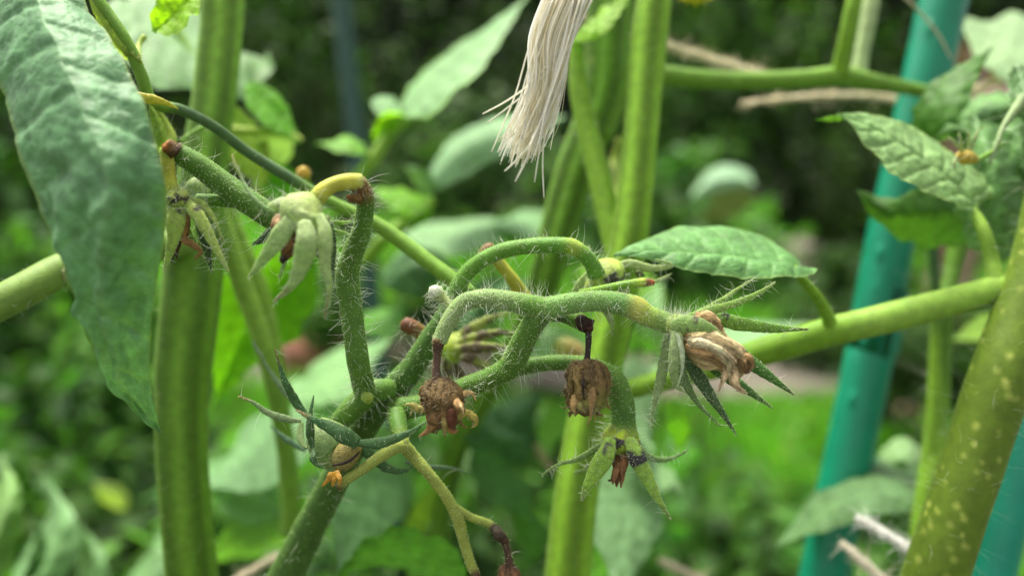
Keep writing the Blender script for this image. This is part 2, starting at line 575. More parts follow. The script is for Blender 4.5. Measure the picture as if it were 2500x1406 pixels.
pc = [G(300, 905), G(700, 892), G(1000, 890), G(1400, 905), G(1750, 930), G(1960, 915), G(2065, 830), G(2010, 680), G(1960, 610), G(1900, 575)]
pc = crom([[*q[:3]] for q in pc], 120)
pt = unit(np.gradient(pc, axis=0)); ps = np.stack([pt[:, 1], -pt[:, 0], 0 * pt[:, 0]], 1)
V = []
for i in range(120):
    hw = .15 + .03 * nz(pc[i], 2)
    for v in np.linspace(-1, 1, 7):
        q = pc[i] + ps[i] * hw * v
        V.append([q[0], q[1], .004 + .006 * (1 - v * v)])
fq = np.array([[j * 7 + i, j * 7 + i + 1, (j + 1) * 7 + i + 1, (j + 1) * 7 + i] for j in range(119) for i in range(6)])
tag(mesh_obj('path', V, fq, M_PATH), 'brown gritty path curving away to the dark hedge', kind='structure')


def lawn():
    n = 70000
    y = .9 + 4.2 * RNG.random(n) ** 1.1
    x = (RNG.random(n) * 2 - 1) * (y * .8 + .2)
    keep = np.ones(n, bool)
    for q in pc[::2]:
        keep &= (x - q[0]) ** 2 + (y - q[1]) ** 2 >.17 ** 2
    x, y = x[keep], y[keep]; n = len(x)
    h = .03 + .05 * RNG.random(n)
    nn = np.array([mnoise.noise(Vector((a * 3, b * 3, 0))) for a, b in zip(x, y)])
    h *= 1 + nn
    a = RNG.random(n) * 6.28; wd = .004 + .003 * RNG.random(n)
    bx = np.stack([np.cos(a) * wd, np.sin(a) * wd, 0 * a], 1)
    b = np.stack([x, y, 0 * x - .01], 1)
    lean = RNG.normal(size=(n, 3)) * .5 * h[:, None]; lean[:, 2] = 0
    m_ = b + lean * .4 + np.array([0, 0, 1]) * h[:, None] * .7
    t = b + lean * 1.1 + np.array([0, 0, 1]) * h[:, None]
    V = np.stack([b - bx, b + bx, m_ + bx * .8, m_ - bx * .8, t], 1).reshape(-1, 3)
    f = np.array([[0, 1, 2], [0, 2, 3], [3, 2, 4]])
    Fc = (np.arange(n)[:, None, None] * 5 + f[None]).reshape(-1, 3)
    c = np.array([.13, .33, .035]) * (.75 + .5 * RNG.random(n) + .5 * nn)[:, None]
    c[RNG.random(n) < .12] = (.22, .30, .07)
    C = np.repeat(np.hstack([c, np.full((n, 1), .4)]), 5, axis=0)
    o = mesh_obj('lawn_grass', V, Fc, M_WILD, None, C, smooth=False)
    tag(o, 'bright green lawn grass beyond the tomato plants', 'grass', kind='stuff')


lawn()

# hedge and shrubs at the back
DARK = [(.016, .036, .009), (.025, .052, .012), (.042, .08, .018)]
MIDG = [(.05, .11, .028), (.08, .15, .04), (.04, .09, .022)]
LITE = [(.065, .18, .035), (.09, .21, .035), (.09, .17, .07)]


def at(x, y, d):
    return P(x, y, d)


M_HEDGE = plain_mat('hedge_shade_core', (.003, .006, .002), (.007, .014, .004), 6)  # near-black backing: shade between the hedge leaves put into the colour
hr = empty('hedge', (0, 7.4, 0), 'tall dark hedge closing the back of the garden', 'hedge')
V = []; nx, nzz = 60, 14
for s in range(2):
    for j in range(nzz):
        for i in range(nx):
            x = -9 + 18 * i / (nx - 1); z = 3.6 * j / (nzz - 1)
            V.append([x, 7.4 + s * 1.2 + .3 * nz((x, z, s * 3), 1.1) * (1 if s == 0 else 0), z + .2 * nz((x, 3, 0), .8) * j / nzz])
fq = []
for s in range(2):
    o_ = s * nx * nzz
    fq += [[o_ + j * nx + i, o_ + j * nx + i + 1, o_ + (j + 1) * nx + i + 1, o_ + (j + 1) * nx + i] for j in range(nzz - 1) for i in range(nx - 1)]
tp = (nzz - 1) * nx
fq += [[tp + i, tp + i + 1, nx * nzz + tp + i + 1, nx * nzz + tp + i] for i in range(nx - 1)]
mesh_obj('hedge_shade_core', V, fq, M_HEDGE, hr)
n = 26000
x = -8 + 16 * RNG.random(n); z = 3.7 * RNG.random(n)
dens = np.array([mnoise.noise(Vector((a * 1.3, 5, b * 1.5))) for a, b in zip(x, z)])
keep = dens > -.12
x, z, dens = x[keep], z[keep], dens[keep]; n = len(x)
p = np.stack([x, 7.15 - .35 * dens - .25 * RNG.random(n), z], 1)
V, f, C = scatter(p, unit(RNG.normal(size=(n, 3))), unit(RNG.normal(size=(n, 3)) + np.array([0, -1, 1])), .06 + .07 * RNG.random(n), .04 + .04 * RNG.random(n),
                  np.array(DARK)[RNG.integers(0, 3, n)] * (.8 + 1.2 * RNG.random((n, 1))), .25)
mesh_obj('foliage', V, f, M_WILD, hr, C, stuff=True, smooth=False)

SH = 'shrubs blurred behind the tomato plants'
for (x, y, d, r, n, leaf, cols, tr, lab) in [
    (1720, 190, 3.4, (.42, .35, .42), 2600, .075, MIDG, .3, 'mid green shrub under the top horizontal tomato branch'),
    (2040, 480, 3.6, (.36, .3, .34), 1500, .07, DARK + [(.06, .11, .03)], .25, 'dark shrub left of the teal stake behind the pointed leaf'),
    (2120, 150, 4.2, (.4, .3, .5), 1500, .07, DARK + MIDG[:1], .25, 'dark shrub behind the two upright leaf stalks'),
    (820, 200, 3.0, (.42, .3, .5), 3000, .045, DARK + MIDG, .3, 'fine leaved dark shrub around the blurred teal stake'),
    (640, 60, 2.6, (.2, .2, .25), 900, .05, MIDG, .3, 'small mid green shrub right of the thick left stem at the top'),
    (1180, 440, 2.4, (.34, .3, .2), 1400, .06, MIDG + DARK, .3, 'mid green bush between the frayed cord and the slender leaf'),
    (1180, 150, 4.5, (.35, .3, .5), 700, .06, DARK, .2, 'darkest shrub behind the long slender leaf'),
    (2060, 780, 2.6, (.20, .2, .24), 1500, .05, MIDG, .3, 'rounded bush on the right of the brown path'),
    (2300, 900, 1.9, (.22, .2, .16), 1000, .05, DARK + MIDG, .3, 'dark bush between the two teal stakes'),
    (90, 470, 1.2, (.17, .2, .20), 1100, .04, MIDG + LITE[:1] + DARK[:1], .3, 'dark bush at the left edge behind the big front leaf'),
    (330, 80, 1.8, (.25, .2, .22), 900, .05, DARK, .2, 'dark bush behind the yellow green leaf at top left'),
    (1620, 560, 1.7, (.20, .2, .16), 900, .05, LITE, .4, 'light green leafy plant behind the middle stems'),
    (1780, 640, 1.6, (.14, .15, .07), 500, .045, MIDG + LITE, .4, 'low green plant behind the pointed leaf in the middle'),
]:
    shrub('shrub', lab, 'shrub', at(x, y, d), r, n, leaf, cols, SH, tr)

WD = 'leafy weeds behind and below the tomato plants'
for (x, y, d, r, n, leaf, cols, tr, lab) in [
    (110, 800, .95, (.13, .12, .10), 700, .035, MIDG + LITE, .4, 'leafy weed left of the big front leaf tip'),
    (330, 1010, .85, (.11, .1, .09), 600, .032, MIDG + LITE, .4, 'leafy weed below the big front leaf'),
    (150, 1080, .75, (.10, .1, .08), 500, .03, LITE, .45, 'bright weed above the pale leaf at lower left'),
    (330, 1300, .65, (.09, .09, .07), 420, .03, MIDG, .4, 'green weed left of the foot of the thick left stem'),
    (900, 760, 1.3, (.16, .1, .08), 500, .04, MIDG, .4, 'green plant behind the vertical hairy flower stalk'),
    (1200, 1180, .8, (.14, .1, .09), 650, .035, LITE + MIDG, .45, 'light green weed behind the dried buds'),
    (1160, 1340, .6, (.10, .1, .06), 420, .03, MIDG, .4, 'green weed at the bottom beside the withered twig'),
    (1700, 1300, .95, (.14, .1, .07), 600, .035, LITE, .5, 'bright green weed on the lawn left of the teal stake'),
    (1880, 1340, .8, (.09, .1, .06), 420, .03, LITE + MIDG, .45, 'green weed under the drooping grey green leaf'),
    (600, 1330, .6, (.09, .1, .05), 380, .03, LITE, .45, 'light green weed right of the foot of the thick left stem'),
    (2150, 1290, .9, (.12, .1, .06), 420, .035, LITE, .45, 'light green weed behind the white twine end'),
]:
    shrub('weed_plant', lab, 'weed', at(x, y, d), r, int(n * 1.05), leaf * 1.0, cols, WD, tr, clumps=26, stems=4)


def box(name, parent, ctr, size, mat, c, rot=0, label=None, origin=None):
    sx, sy, sz = [q / 2 for q in size]; b = min(sx, sy, sz) * .12
    cr, sr = math.cos(rot), math.sin(rot)
    V = []
    for zz, k in ((-sz, b), (-sz + b, 0), (sz - b, 0), (sz, b)):
        for (px, py) in ((-sx + k, -sy + k), (sx - k, -sy + k), (sx - k, sy - k), (-sx + k, sy - k)):
            V.append([ctr[0] + px * cr - py * sr, ctr[1] + px * sr + py * cr, ctr[2] + zz])
    f = [[3, 2, 1, 0], [12, 13, 14, 15]] + [[s * 4 + i, s * 4 + (i + 1) % 4, (s + 1) * 4 + (i + 1) % 4, (s + 1) * 4 + i] for s in range(3) for i in range(4)]
    return mesh_obj(name, V, f, mat, parent, c, label, smooth=False, origin=origin)


# edging bricks and stones seen through the gaps
for (x, y, sz, rot, c, lab) in [
    (780, 900, (.22, .11, .07), .25, (.30, .13, .08), 'reddish brick lying behind the vertical hairy stalk'),
    (925, 872, (.20, .12, .08), -.1, (.36, .27, .23), 'pinkish grey stone block right of the reddish brick'),
    (2205, 1045, (.07, .05, .04), .4, (.35, .22, .17), 'small pinkish stone between teal stake and thick right stem'),
]:
    q = G(x, y)
    o = box('brick' if 'brick' in lab else 'stone', None, (q[0], q[1], sz[2] / 2 + .02), sz, M_BRICK, c, rot, origin=(q[0], q[1], 0))
    tag(o, lab, 'brick' if 'brick' in lab.split(' lying')[0] else 'stone')

# garden bench slats at the top right corner
q = P(2440, 120, 2.6)
bench = empty('garden_bench', (q[0], q[1], 0), 'blurred wooden bench with upright slats in the top right corner', 'bench')
for i, (x, c) in enumerate([(2375, (.22, .15, .07)), (2405, (.13, .16, .19)), (2440, (.26, .18, .08)), (2472, (.12, .14, .17)), (2505, (.2, .14, .07)), (2540, (.12, .14, .17))]):
    a = P(x, 20, 2.6)
    box('slat', bench, (a[0], a[1], .78), (.035, .02, .42), M_BRICK, c)
a = P(2455, 235, 2.6)
box('seat', bench, (a[0], a[1] - .12, a[2]), (.36, .26, .035), M_BRICK, (.34, .24, .19))
for dx in (-.15, .15):
    for dy in (-.2, -.03):
        box('leg', bench, (a[0] + dx, a[1] + dy, a[2] / 2), (.04, .04, a[2] - .036), M_BRICK, (.2, .14, .09))


# ============================================================ STAKES, TWINES
def stake(pts, label, c=(.0, .30, .20), nubs=True, seed=1):
    b = P(*pts[-1][:3])
    top, bot = P(*pts[0][:3]), P(*pts[-1][:3])
    dr = unit(bot - top)
    foot = bot + dr * (bot[2] / -dr[2])
    root = empty('plastic_stake', foot, label, 'stake')
    r = pts[0][3] * pts[0][2] / F / 2
    r2 = pts[-1][3] * pts[-1][2] / F / 2
    ctrl = [P(*p[:3]) for p in pts]
    up = ctrl[0] - dr * .25
    line = [up] + ctrl + [foot]
    line = crom(line, 60)
    T = unit(np.gradient(line, axis=0)); S = unit(np.cross(FW, T)); S = S * np.sign(S[:, :1]); N = unit(np.cross(S, T)); N = N * -np.sign((N @ FW)[:, None])
    k = 24; a = np.linspace(0, 2 * math.pi, k, endpoint=False)
    V = []
    for i in range(60):
        m = 1 + .02 * np.cos(a * 3)
        V.append(line[i] + (np.cos(a)[:, None] * S[i] + np.sin(a)[:, None] * N[i]) * (r * m)[:, None])
    V = np.vstack(V)
    f = np.array([[i * k + j, i * k + (j + 1) % k, (i + 1) * k + (j + 1) % k, (i + 1) * k + j] for i in range(59) for j in range(k)])
    mesh_obj('rod', V, f, M_PLASTIC, root, c)
    # raised ridge nubs in two rows down the side
    if nubs:
        L = np.linalg.norm(ctrl[0] - ctrl[-1])
        nn = int(L / .0085) + 8
        for row, ang in ((0, .45), (1, 2.3)):
            for q in range(nn):
                s = (q + .5 * row) / nn
                fidx = s * (1 + 0) * 59 * .6
                i = int(fidx)
                p = line[i] + (line[i + 1] - line[i]) * (fidx - i)
                d = math.cos(ang) * S[i] + math.sin(ang) * N[i]
                cc = p + d * r * .98
                t = T[i]; sd = np.cross(t, d)
                ov = []
                for (u0, w0, h0) in ((-1, 0, 0), (-.5, .6, .3), (-.5, -.6, .3), (0, .9, .2), (0, -.9, .2), (0, 0, 1), (.5, .6, .3), (.5, -.6, .3), (1, 0, 0)):
                    ov.append(cc + t * u0 * .0032 + sd * w0 * .0011 + d * h0 * .0012)
                fc = [[0, 1, 5], [0, 5, 2], [1, 3, 5], [2, 5, 4], [3, 6, 5], [4, 5, 7], [6, 8, 5], [7, 5, 8]]
                if q % 1 == 0:
                    mesh_obj('ridge_nub', ov, fc, M_PLASTIC, root, tuple(min(1, x * 1.15) for x in c))
    return root


stake([(2303, 0, .22, 112), (2170, 600, .22, 112), (2115, 900, .22, 112), (2010, 1406, .22, 112)], 'teal plastic garden stake standing left of the thick spotted stem, crossing the whole right side', (.0, .215, .115))
stake([(2560, 750, .20, 118), (2480, 1130, .20, 118), (2412, 1406, .20, 118)], 'teal plastic stake at the bottom right corner behind the thick spotted stem', (.002, .25, .15))
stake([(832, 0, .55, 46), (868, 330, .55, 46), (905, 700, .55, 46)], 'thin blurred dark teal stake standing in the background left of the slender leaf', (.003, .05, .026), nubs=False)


def rope(name, label, pts, c, strands_=3, turns=10, fuzz=200, cat='twine', fl=35):
    """twisted twine: strands wound round each other, with loose fibres"""
    pts = [(p[0], p[1], p[2], p[3] * .78) for p in pts]
    m = len(pts)
    root = empty(name, P(*pts[m // 2][:3]), label, cat)
    rows = crom([[*P(*p[:3]), p[3] * p[2] / F / 2] for p in pts], 70)
    ctr, rad = rows[:, :3], rows[:, 3]
    T = unit(np.gradient(ctr, axis=0)); S = unit(np.cross(T, FW)); N = np.cross(S, T)
    for s in range(strands_):
        a0 = s * 2 * math.pi / strands_
        V = []; k = 7
        for i in range(70):
            a = a0 + turns * 2 * math.pi * i / 70
            o = (math.cos(a) * S[i] + math.sin(a) * N[i]) * rad[i] * .48
            for j in range(k):
                b = j * 2 * math.pi / k
                V.append(ctr[i] + o + (math.cos(b) * S[i] + math.sin(b) * N[i]) * rad[i] * .55 * (1 + .2 * nz(ctr[i] + o, 900, s)))
        f = np.array([[i * k + j, i * k + (j + 1) % k, (i + 1) * k + (j + 1) % k, (i + 1) * k + j] for i in range(69) for j in range(k)])
        mesh_obj('strand', V, f, M_TWINE, root, np.array(c) * (1 - .08 * s))
    if fuzz:
        t = Tube(); t.c, t.rad, t.T, t.S, t.N, t.asp, t.n = ctr, rad, T, S, N, 1.0, 70
        pp, nr, TT = surf_points(t, fuzz)
        d = unit(nr * .6 + TT * RNG.choice([-1, 1], (fuzz, 1)) + RNG.normal(size=(fuzz, 3)) * .4)
        dd = np.linalg.norm(ctr.mean(0) - CAM) / F
        V, f, _ = strands(pp, d, fl * dd * (.3 + RNG.random(fuzz)), np.full(fuzz, .9 * dd), curl=.6)
        mesh_obj('loose_fibre', V, f, M_TWINE, root, np.tile(np.array(c) * 1.1, (len(V), 1)), stuff=True)
    return root


rope('garden_twine', 'fuzzy beige twine running from the frayed cord behind the middle stems to the horizontal branch',
     [(1400, 30, .21, 20), (1520, 82, .21, 22), (1610, 105, .212, 24), (1720, 140, .215, 24), (1810, 168, .22, 26), (1885, 188, .225, 22)], (.88, .76, .52), turns=9, fuzz=260)
rope('garden_twine', 'beige twine passing behind the teal stake and out past the dark upright leaf',
     [(1808, 252, .235, 12), (1900, 243, .235, 16), (2010, 234, .238, 20), (2120, 236, .24, 24), (2250, 250, .243, 26), (2340, 240, .24, 28), (2420, 205, .235, 30), (2520, 182, .23, 32)], (.88, .74, .50), turns=15, fuzz=160)
rope('garden_twine', 'white cut end of twine beside the lower part of the thick spotted stem', [(2088, 1262, .172, 30), (2140, 1290, .170, 34), (2230, 1345, .168, 36)], (.95, .92, .84), turns=4, fuzz=60)
rope('garden_twine', 'greyish cut end of twine at the bottom edge below the drooping leaf', [(2052, 1322, .178, 24), (2100, 1365, .176, 32), (2180, 1440, .174, 34)], (.78, .70, .54), turns=4, fuzz=60)
rope('garden_twine', 'beige twine slanting into the bottom edge left of the dark flower stalk', [(560, 1425, .2, 24), (640, 1378, .2, 24), (720, 1335, .2, 22), (780, 1300, .205, 20)], (.78, .66, .46), turns=6, fuzz=60)
rope('garden_twine', 'short beige twine at the bottom edge right of the hanging quilted leaf', [(1610, 1366, .24, 22), (1660, 1390, .24, 24), (1740, 1430, .24, 24)], (.6, .5, .36), turns=4, fuzz=30)
rope('garden_twine', 'slim tan twine slanting behind the dried bud in the middle', [(1290, 1050, .26, 14), (1320, 1105, .26, 16), (1350, 1150, .26, 14)], (.5, .36, .22), turns=3, fuzz=20)

# dry grass stalk at the top of the stake
root = empty('dry_stalk', P(2215, -10, .19), 'thin dry curved stalk crossing the top of the teal stake', 'stalk')
tube('stalk', root, [(2190, -20, .19, 5, (.42, .38, .22)), (2240, 25, .19, 6), (2290, 85, .19, 6), (2322, 145, .19, 4)], M_TWINE, k=8)

# ============================================================ FRAYED CORD
root = empty('frayed_cord', P(1420, -20, .115), 'frayed end of a white cord hanging from the top in loose pale strands', 'cord')
rs = random.Random(5)
for i in range(210):
    u = i / 190 if i < 191 else rs.random()
    x0 = 1336 + 112 * u + rs.uniform(-6, 6)
    d0 = .115 + rs.uniform(-.003, .004)
    end_y = rs.uniform(330, 412) - 50 * abs(u - .4) * (1 if u > .5 else .3)
    x2 = 1238 + 84 * u + rs.uniform(-24, 24)
    mx = 1300 + 84 * u + rs.uniform(-9, 9)
    wdt = rs.uniform(2.4, 5.0) if rs.random() < .5 else rs.uniform(1.4, 2.8)
    c = (.95, .92, .80) if rs.random() < .5 else ((.96, .95, .91) if rs.random() < .6 else (.80, .74, .52))
    pts = [(x0, -25, d0, wdt, c), (x0 - 30 + (mx - x0) * .3, 90, d0, wdt), (mx - 6, 200, d0 + rs.uniform(-.001, .001), wdt), ((mx + x2) / 2 + rs.uniform(-6, 6), 295, d0, wdt * .9), (x2, end_y, d0 + rs.uniform(-.002, .002), wdt * .7)]
    tube('strand', root, pts, M_CORD, k=6, n=18, asp=rs.uniform(.25, .8), roll=rs.uniform(0, 3))
for pts in [
    [(1440, -10, 4), (1370, 120, 5), (1300, 200, 5), (1240, 245, 4), (1178, 279, 3)],
    [(1445, 0, 5), (1380, 130, 5), (1310, 205, 5), (1250, 255, 4), (1190, 301, 3)],
    [(1345, 0, 4), (1300, 90, 4), (1262, 220, 4), (1235, 290, 4), (1200, 371, 3)],
    [(1350, 0, 4), (1305, 120, 4), (1270, 240, 4), (1240, 310, 4), (1217, 373, 3)],
    [(1360, 0, 4), (1320, 120, 4), (1280, 240, 4), (1250, 310, 4), (1222, 368, 3)],
    [(1400, 0, 5), (1350, 200, 5), (1310, 330, 6), (1280, 400, 6), (1258, 443, 4)],
    [(1400, 0, 5), (1355, 200, 5), (1300, 340, 5), (1262, 390, 5), (1232, 418, 4)],
    [(1420, 0, 5), (1370, 200, 5), (1335, 300, 4), (1325, 390, 4), (1328, 483, 3)],
    [(1425, 0, 5), (1375, 180, 5), (1330, 300, 5), (1315, 380, 4), (1305, 445, 3)],
    [(1430, 0, 5), (1378, 160, 6), (1350, 240, 6), (1335, 290, 5), (1322, 326, 4)],
    [(1415, 0, 4), (1372, 150, 4), (1335, 260, 4), (1315, 350, 4), (1298, 395, 3)],
    [(1390, 0, 4), (1340, 180, 4), (1290, 320, 4), (1268, 380, 4), (1246, 405, 3)],
]:
    d0 = .1125 + rs.uniform(-.001, .002)
    tube('strand', root, [(a, b, d0, w_, (.88, .86, .76)) for a, b, w_ in pts], M_CORD, k=6, n=24)

# ============================================================ YELLOW FLOWER at the top edge
root = empty('yellow_flower', P(1695, -20, .2), 'yellow flower peeping in at the top edge right of the middle stem', 'flower')
for i, (x, y) in enumerate([(1655, 2), (1675, 12), (1698, 18), (1722, 12), (1740, -2)]):
    axleaf(root, [(1697, -45, .2), ((1697 + x) / 2, -14, .196), (x, y, .198)], 12, 12, (.72, .60, .03), .002, .002, name='petal', nu=14, nv=8, trans=.4, relief=.0002)
tube('flower_stalk', root, [(1790, -620, .215, 16, STEM), (1730, -300, .205, 14), (1702, -110, .2, 12), (1697, -58, .2, 14)], hairs=40)
tube('flower_centre', root, [(1697, -60, .2, 18, YEL), (1697, -46, .198, 26, YEL), (1697, -36, .195, 20, YEL)], M_SEPAL)
for i in range(5):
    a = rs.uniform(0, 6.28)
    sepal(root, [(1697, -50, .2), (1697 + 30 * math.cos(a), -55 + 10 * math.sin(a), .203), (1697 + 60 * math.cos(a), -60 - 12 * abs(math.sin(a)), .206)], 12, SEP, hairs=0, specks=0)

# ============================================================ LEFT TOMATO PLANT
def groundpt(x, d):
    q = P(x, 1406, d); return (q[0], q[1], 0)


A = empty('tomato_plant', groundpt(465, .17), 'tomato plant with the thick upright olive stem at the left', 'tomato plant')
q = P(465, 1430, .168)
tube('main_stem', A, [(600, -620, .19, 88, STEM), (562, -300, .18, 94), (545, -40, .175, 98), (533, 120, .174, 98), (512, 300, .172, 100, OLIVE), (490, 450, .17, 112), (470, 620, .168, 128, OLIVE),
                      (455, 780, .166, 128), (440, 950, .165, 122), (443, 1120, .165, 116), (455, 1290, .166, 118), (468, 1440, .168, 122), (480, 1700, .175, 125)],
     hairs=900, hl=28, ridge=5, ramp=.16, lump=.05, k=30, n=90, hr=.6, hc=(.6, .66, .5))
tube('side_stem', A, [(520, 520, .172, 66, OLIVE), (512, 640, .17, 70), (500, 800, .17, 60), (482, 980, .17, 50), (470, 1150, .168, 40)], hairs=160, hl=26, hr=.6, k=16)
for pts in [
    [(500, 430, .176, 30, STEML), (545, 560, .178, 48), (590, 690, .18, 48), (640, 830, .183, 46), (672, 960, .186, 42, STEM), (700, 1120, .19, 42), (715, 1290, .194, 40)],
    [(520, 420, .18, 26, STEML), (575, 560, .184, 38), (640, 720, .187, 40), (670, 860, .19, 38), (690, 1000, .194, 36, STEM), (706, 1170, .198, 50), (712, 1300, .2, 52)],
    [(-60, 770, .132, 84, (.16, .26, .045)), (60, 708, .137, 84), (160, 655, .143, 80), (280, 620, .15, 76), (400, 600, .158, 72), (450, 590, .163, 70)],
    [(120, -260, .13, 22, STEM), (225, -30, .128, 26), (262, 30, .128, 27), (305, 95, .128, 28), (345, 185, .129, 30), (366, 245, .13, 30), (400, 262, .131, 28), (440, 268, .132, 27, SEPD),
     (520, 308, .134, 26), (600, 368, .138, 27), (700, 430, .14, 28), (800, 490, .142, 30, STEM), (920, 548, .143, 36), (1010, 612, .142, 38), (1100, 680, .14, 40), (1150, 720, .139, 40)],
    [(560, 300, .2, 26, STEM), (500, 200, .205, 22), (430, 70, .21, 22), (400, 30, .21, 20)],
    [(352, 90, .14, 14, YELG), (338, 118, .138, 12), (345, 180, .13, 12)],
]:
    tube('leaf_stalk', A, pts, hairs=120, hl=30, hr=.7)
for pts in [
    [(560, 318, .195, 20, YELG), (640, 322, .197, 18), (700, 330, .2, 16), (738, 342, .2, 12)],
    [(440, 345, .15, 8, STEM), (480, 318, .152, 9), (520, 300, .154, 9)],
    [(392, 372, .14, 20, YELG), (420, 345, .142, 24), (400, 300, .142, 22), (372, 262, .14, 20)],
    [(470, 380, .16, 16, STEML), (500, 398, .162, 20), (470, 410, .163, 22), (440, 380, .163, 16)],
    [(640, 330, .205, 16, YELG), (650, 380, .205, 22), (640, 450, .206, 26), (625, 540, .207, 24)],
]:
    tube('leaf_stalk', A, pts, hairs=60, hl=24, hr=.7)
# yellow bract, pale curled leaflet at the big leaf's edge
sepal(A, [(335, 236, .124), (370, 243, .124), (405, 252, .125), (435, 266, .126)], 26, (.55, .48, .06), name='bract', hairs=0, specks=0, asp=.4, base=.9)
axleaf(A, [(385, 372, .13), (395, 340, .128), (385, 300, .128), (362, 250, .128)], 24, 12, (.26, .36, .09), .002, .003, name='leaflet', nu=24, nv=12, trans=.5)
axleaf(A, [(345, 155, .128), (300, 120, .127), (262, 70, .127), (215, -15, .128)], 22, 34, (.36, .44, .12), .004, .002, name='leaflet', nu=26, nv=12, trans=.5)
for (ax, wl_, wr_, c, dl, dr, tr, kw) in [
    ([(372, 78, .138), (420, 40, .14), (450, 8, .142), (520, -60, .145)], 62, 46, (.30, .50, .03), -.002, -.008, .65, {}),
    ([(245, 25, .2), (400, 90, .205), (540, 170, .21), (650, 262, .215)], 95, 120, (.14, .25, .15), .03, -.02, .25, dict(relief=.0005)),
    ([(600, 200, .2), (640, 240, .2), (690, 300, .2), (735, 355, .2)], 40, 46, (.14, .34, .04), .004, -.012, .6, {}),
    ([(560, 260, .2), (590, 330, .2), (620, 400, .2), (660, 470, .205)], 40, 60, (.24, .34, .08), .005, -.01, .5, {}),
    ([(730, 330, .21), (690, 345, .21), (640, 420, .215), (610, 470, .22)], 40, 50, (.20, .30, .20), .01, -.01, .3, {}),
    ([(620, 400, .21), (680, 440, .21), (740, 480, .212), (800, 560, .215)], 40, 50, (.12, .32, .03), -.002, -.012, .6, {}),
    ([(560, 150, .23), (600, 150, .23), (640, 160, .235), (655, 125, .24)], 24, 60, (.10, .2, .08), .01, -.01, .35, {}),
    ([(770, 620, .2), (680, 690, .205), (600, 790, .21), (520, 990, .215)], 130, 110, (.11, .27, .02), -.004, -.02, .6, dict(relief=.0005)),
    ([(540, 730, .24), (520, 800, .235), (560, 900, .235), (520, 980, .24)], 46, 46, (.16, .26, .16), .02, -.01, .3, {}),
    ([(760, 1000, .24), (680, 1080, .235), (600, 1150, .235), (480, 1190, .24)], 80, 90, (.13, .25, .15), -.02, .05, .3, dict(relief=.0005)),
    ([(500, 1130, .25), (560, 1180, .245), (620, 1240, .24), (720, 1250, .24)], 60, 60, (.14, .27, .16), .05, -.01, .3, {}),
    ([(740, 1280, .26), (640, 1290, .26), (560, 1330, .26), (490, 1390, .26)], 60, 60, (.12, .26, .08), .03, -.01, .4, {}),
]:
    axleaf(A, ax, wl_, wr_, c, dl, dr, trans=tr, seed=rs.uniform(0, 9), wav=.0008, **kw)
# small shoot bump on the petiole where the big leaf crosses
sepal(A, [(152, 640, .141), (160, 670, .14), (150, 700, .141)], 22, (.3, .32, .12), name='shoot_scar', hairs=40, hl=25, asp=.8)

C_ = empty('leafy_plant', groundpt(120, .3), 'pale green broad leaved plant in the lower left corner', 'plant')
for (ax, wl_, wr_, c, dl, dr, tr) in [
    ([(-80, 1450, .24), (-20, 1330, .245), (20, 1220, .25), (10, 1110, .27)], 80, 66, (.17, .30, .12), .03, .01, .3),
    ([(20, 1480, .28), (110, 1380, .28), (150, 1280, .285), (110, 1160, .31)], 60, 66, (.14, .27, .15), .04, .0, .25),
    ([(200, 1500, .28), (225, 1420, .28), (225, 1350, .285), (190, 1270, .30)], 40, 40, (.12, .24, .12), .03, .0, .25),
    ([(300, 1500, .30), (350, 1430, .30), (380, 1370, .305), (400, 1290, .32)], 40, 40, (.14, .27, .15), .03, .0, .25),
    ([(60, 1420, .25), (90, 1370, .252), (100, 1320, .255), (88, 1250, .26)], 22, 20, (.04, .13, .02), .0, .0, .3),
    ([(310, 1240, .45), (285, 1215, .45), (255, 1195, .45), (225, 1175, .46)], 30, 30, (.30, .40, .16), .03, .0, .4),
]:
    axleaf(C_, ax, wl_, wr_, c, dl, dr, trans=tr, seed=rs.uniform(0, 9), wav=.0015, relief=.0008)
tube('stem', C_, [(330, 1500, .31, 34, STEM), (290, 1700, .31, 40), (220, 1900, .31, 50)])
tube('stem', C_, [(20, 1450, .27, 24, STEM), (60, 1600, .28, 30), (140, 1850, .30, 40)])

# ============================================================ BIG FRONT LEAF
BL = empty('tomato_leaf', P(60, -120, .085), 'large drooping blue green leaf filling the left front, tip pointing down', 'leaf')
Le = [(-110, -80, .118), (-60, 30, .113), (-15, 180, .108), (50, 390, .103), (110, 550, .102), (165, 690, .103), (205, 810, .106), (250, 905, .109), (300, 975, .112), (350, 1030, .115), (390, 1054, .117)]
Mi = [(60, -80, .112), (100, 30, .106), (160, 170, .100), (225, 330, .096), (262, 430, .0945), (258, 540, .0955), (240, 650, .0985), (245, 770, .1025), (275, 880, .107), (320, 970, .112), (390, 1055, .117)]
Ri = [(180, -80, .119), (205, 0, .114), (262, 80, .109), (320, 185, .104), (372, 305, .101), (398, 420, .100), (407, 520, .1015), (392, 630, .104), (372, 760, .107), (366, 900, .111), (391, 1056, .117)]
bl = blade('blade', BL, Le, Mi, Ri, (.10, .235, .095), nu=170, nv=90, relief=.0003, nveins=9, slant=1.6, serr=.006, nserr=4, trans=.2, wav=.0007, seed=2.2,
           veinc=(.14, .28, .12), edgec=(.12, .20, .04), pleat=.0020, mk=.3)

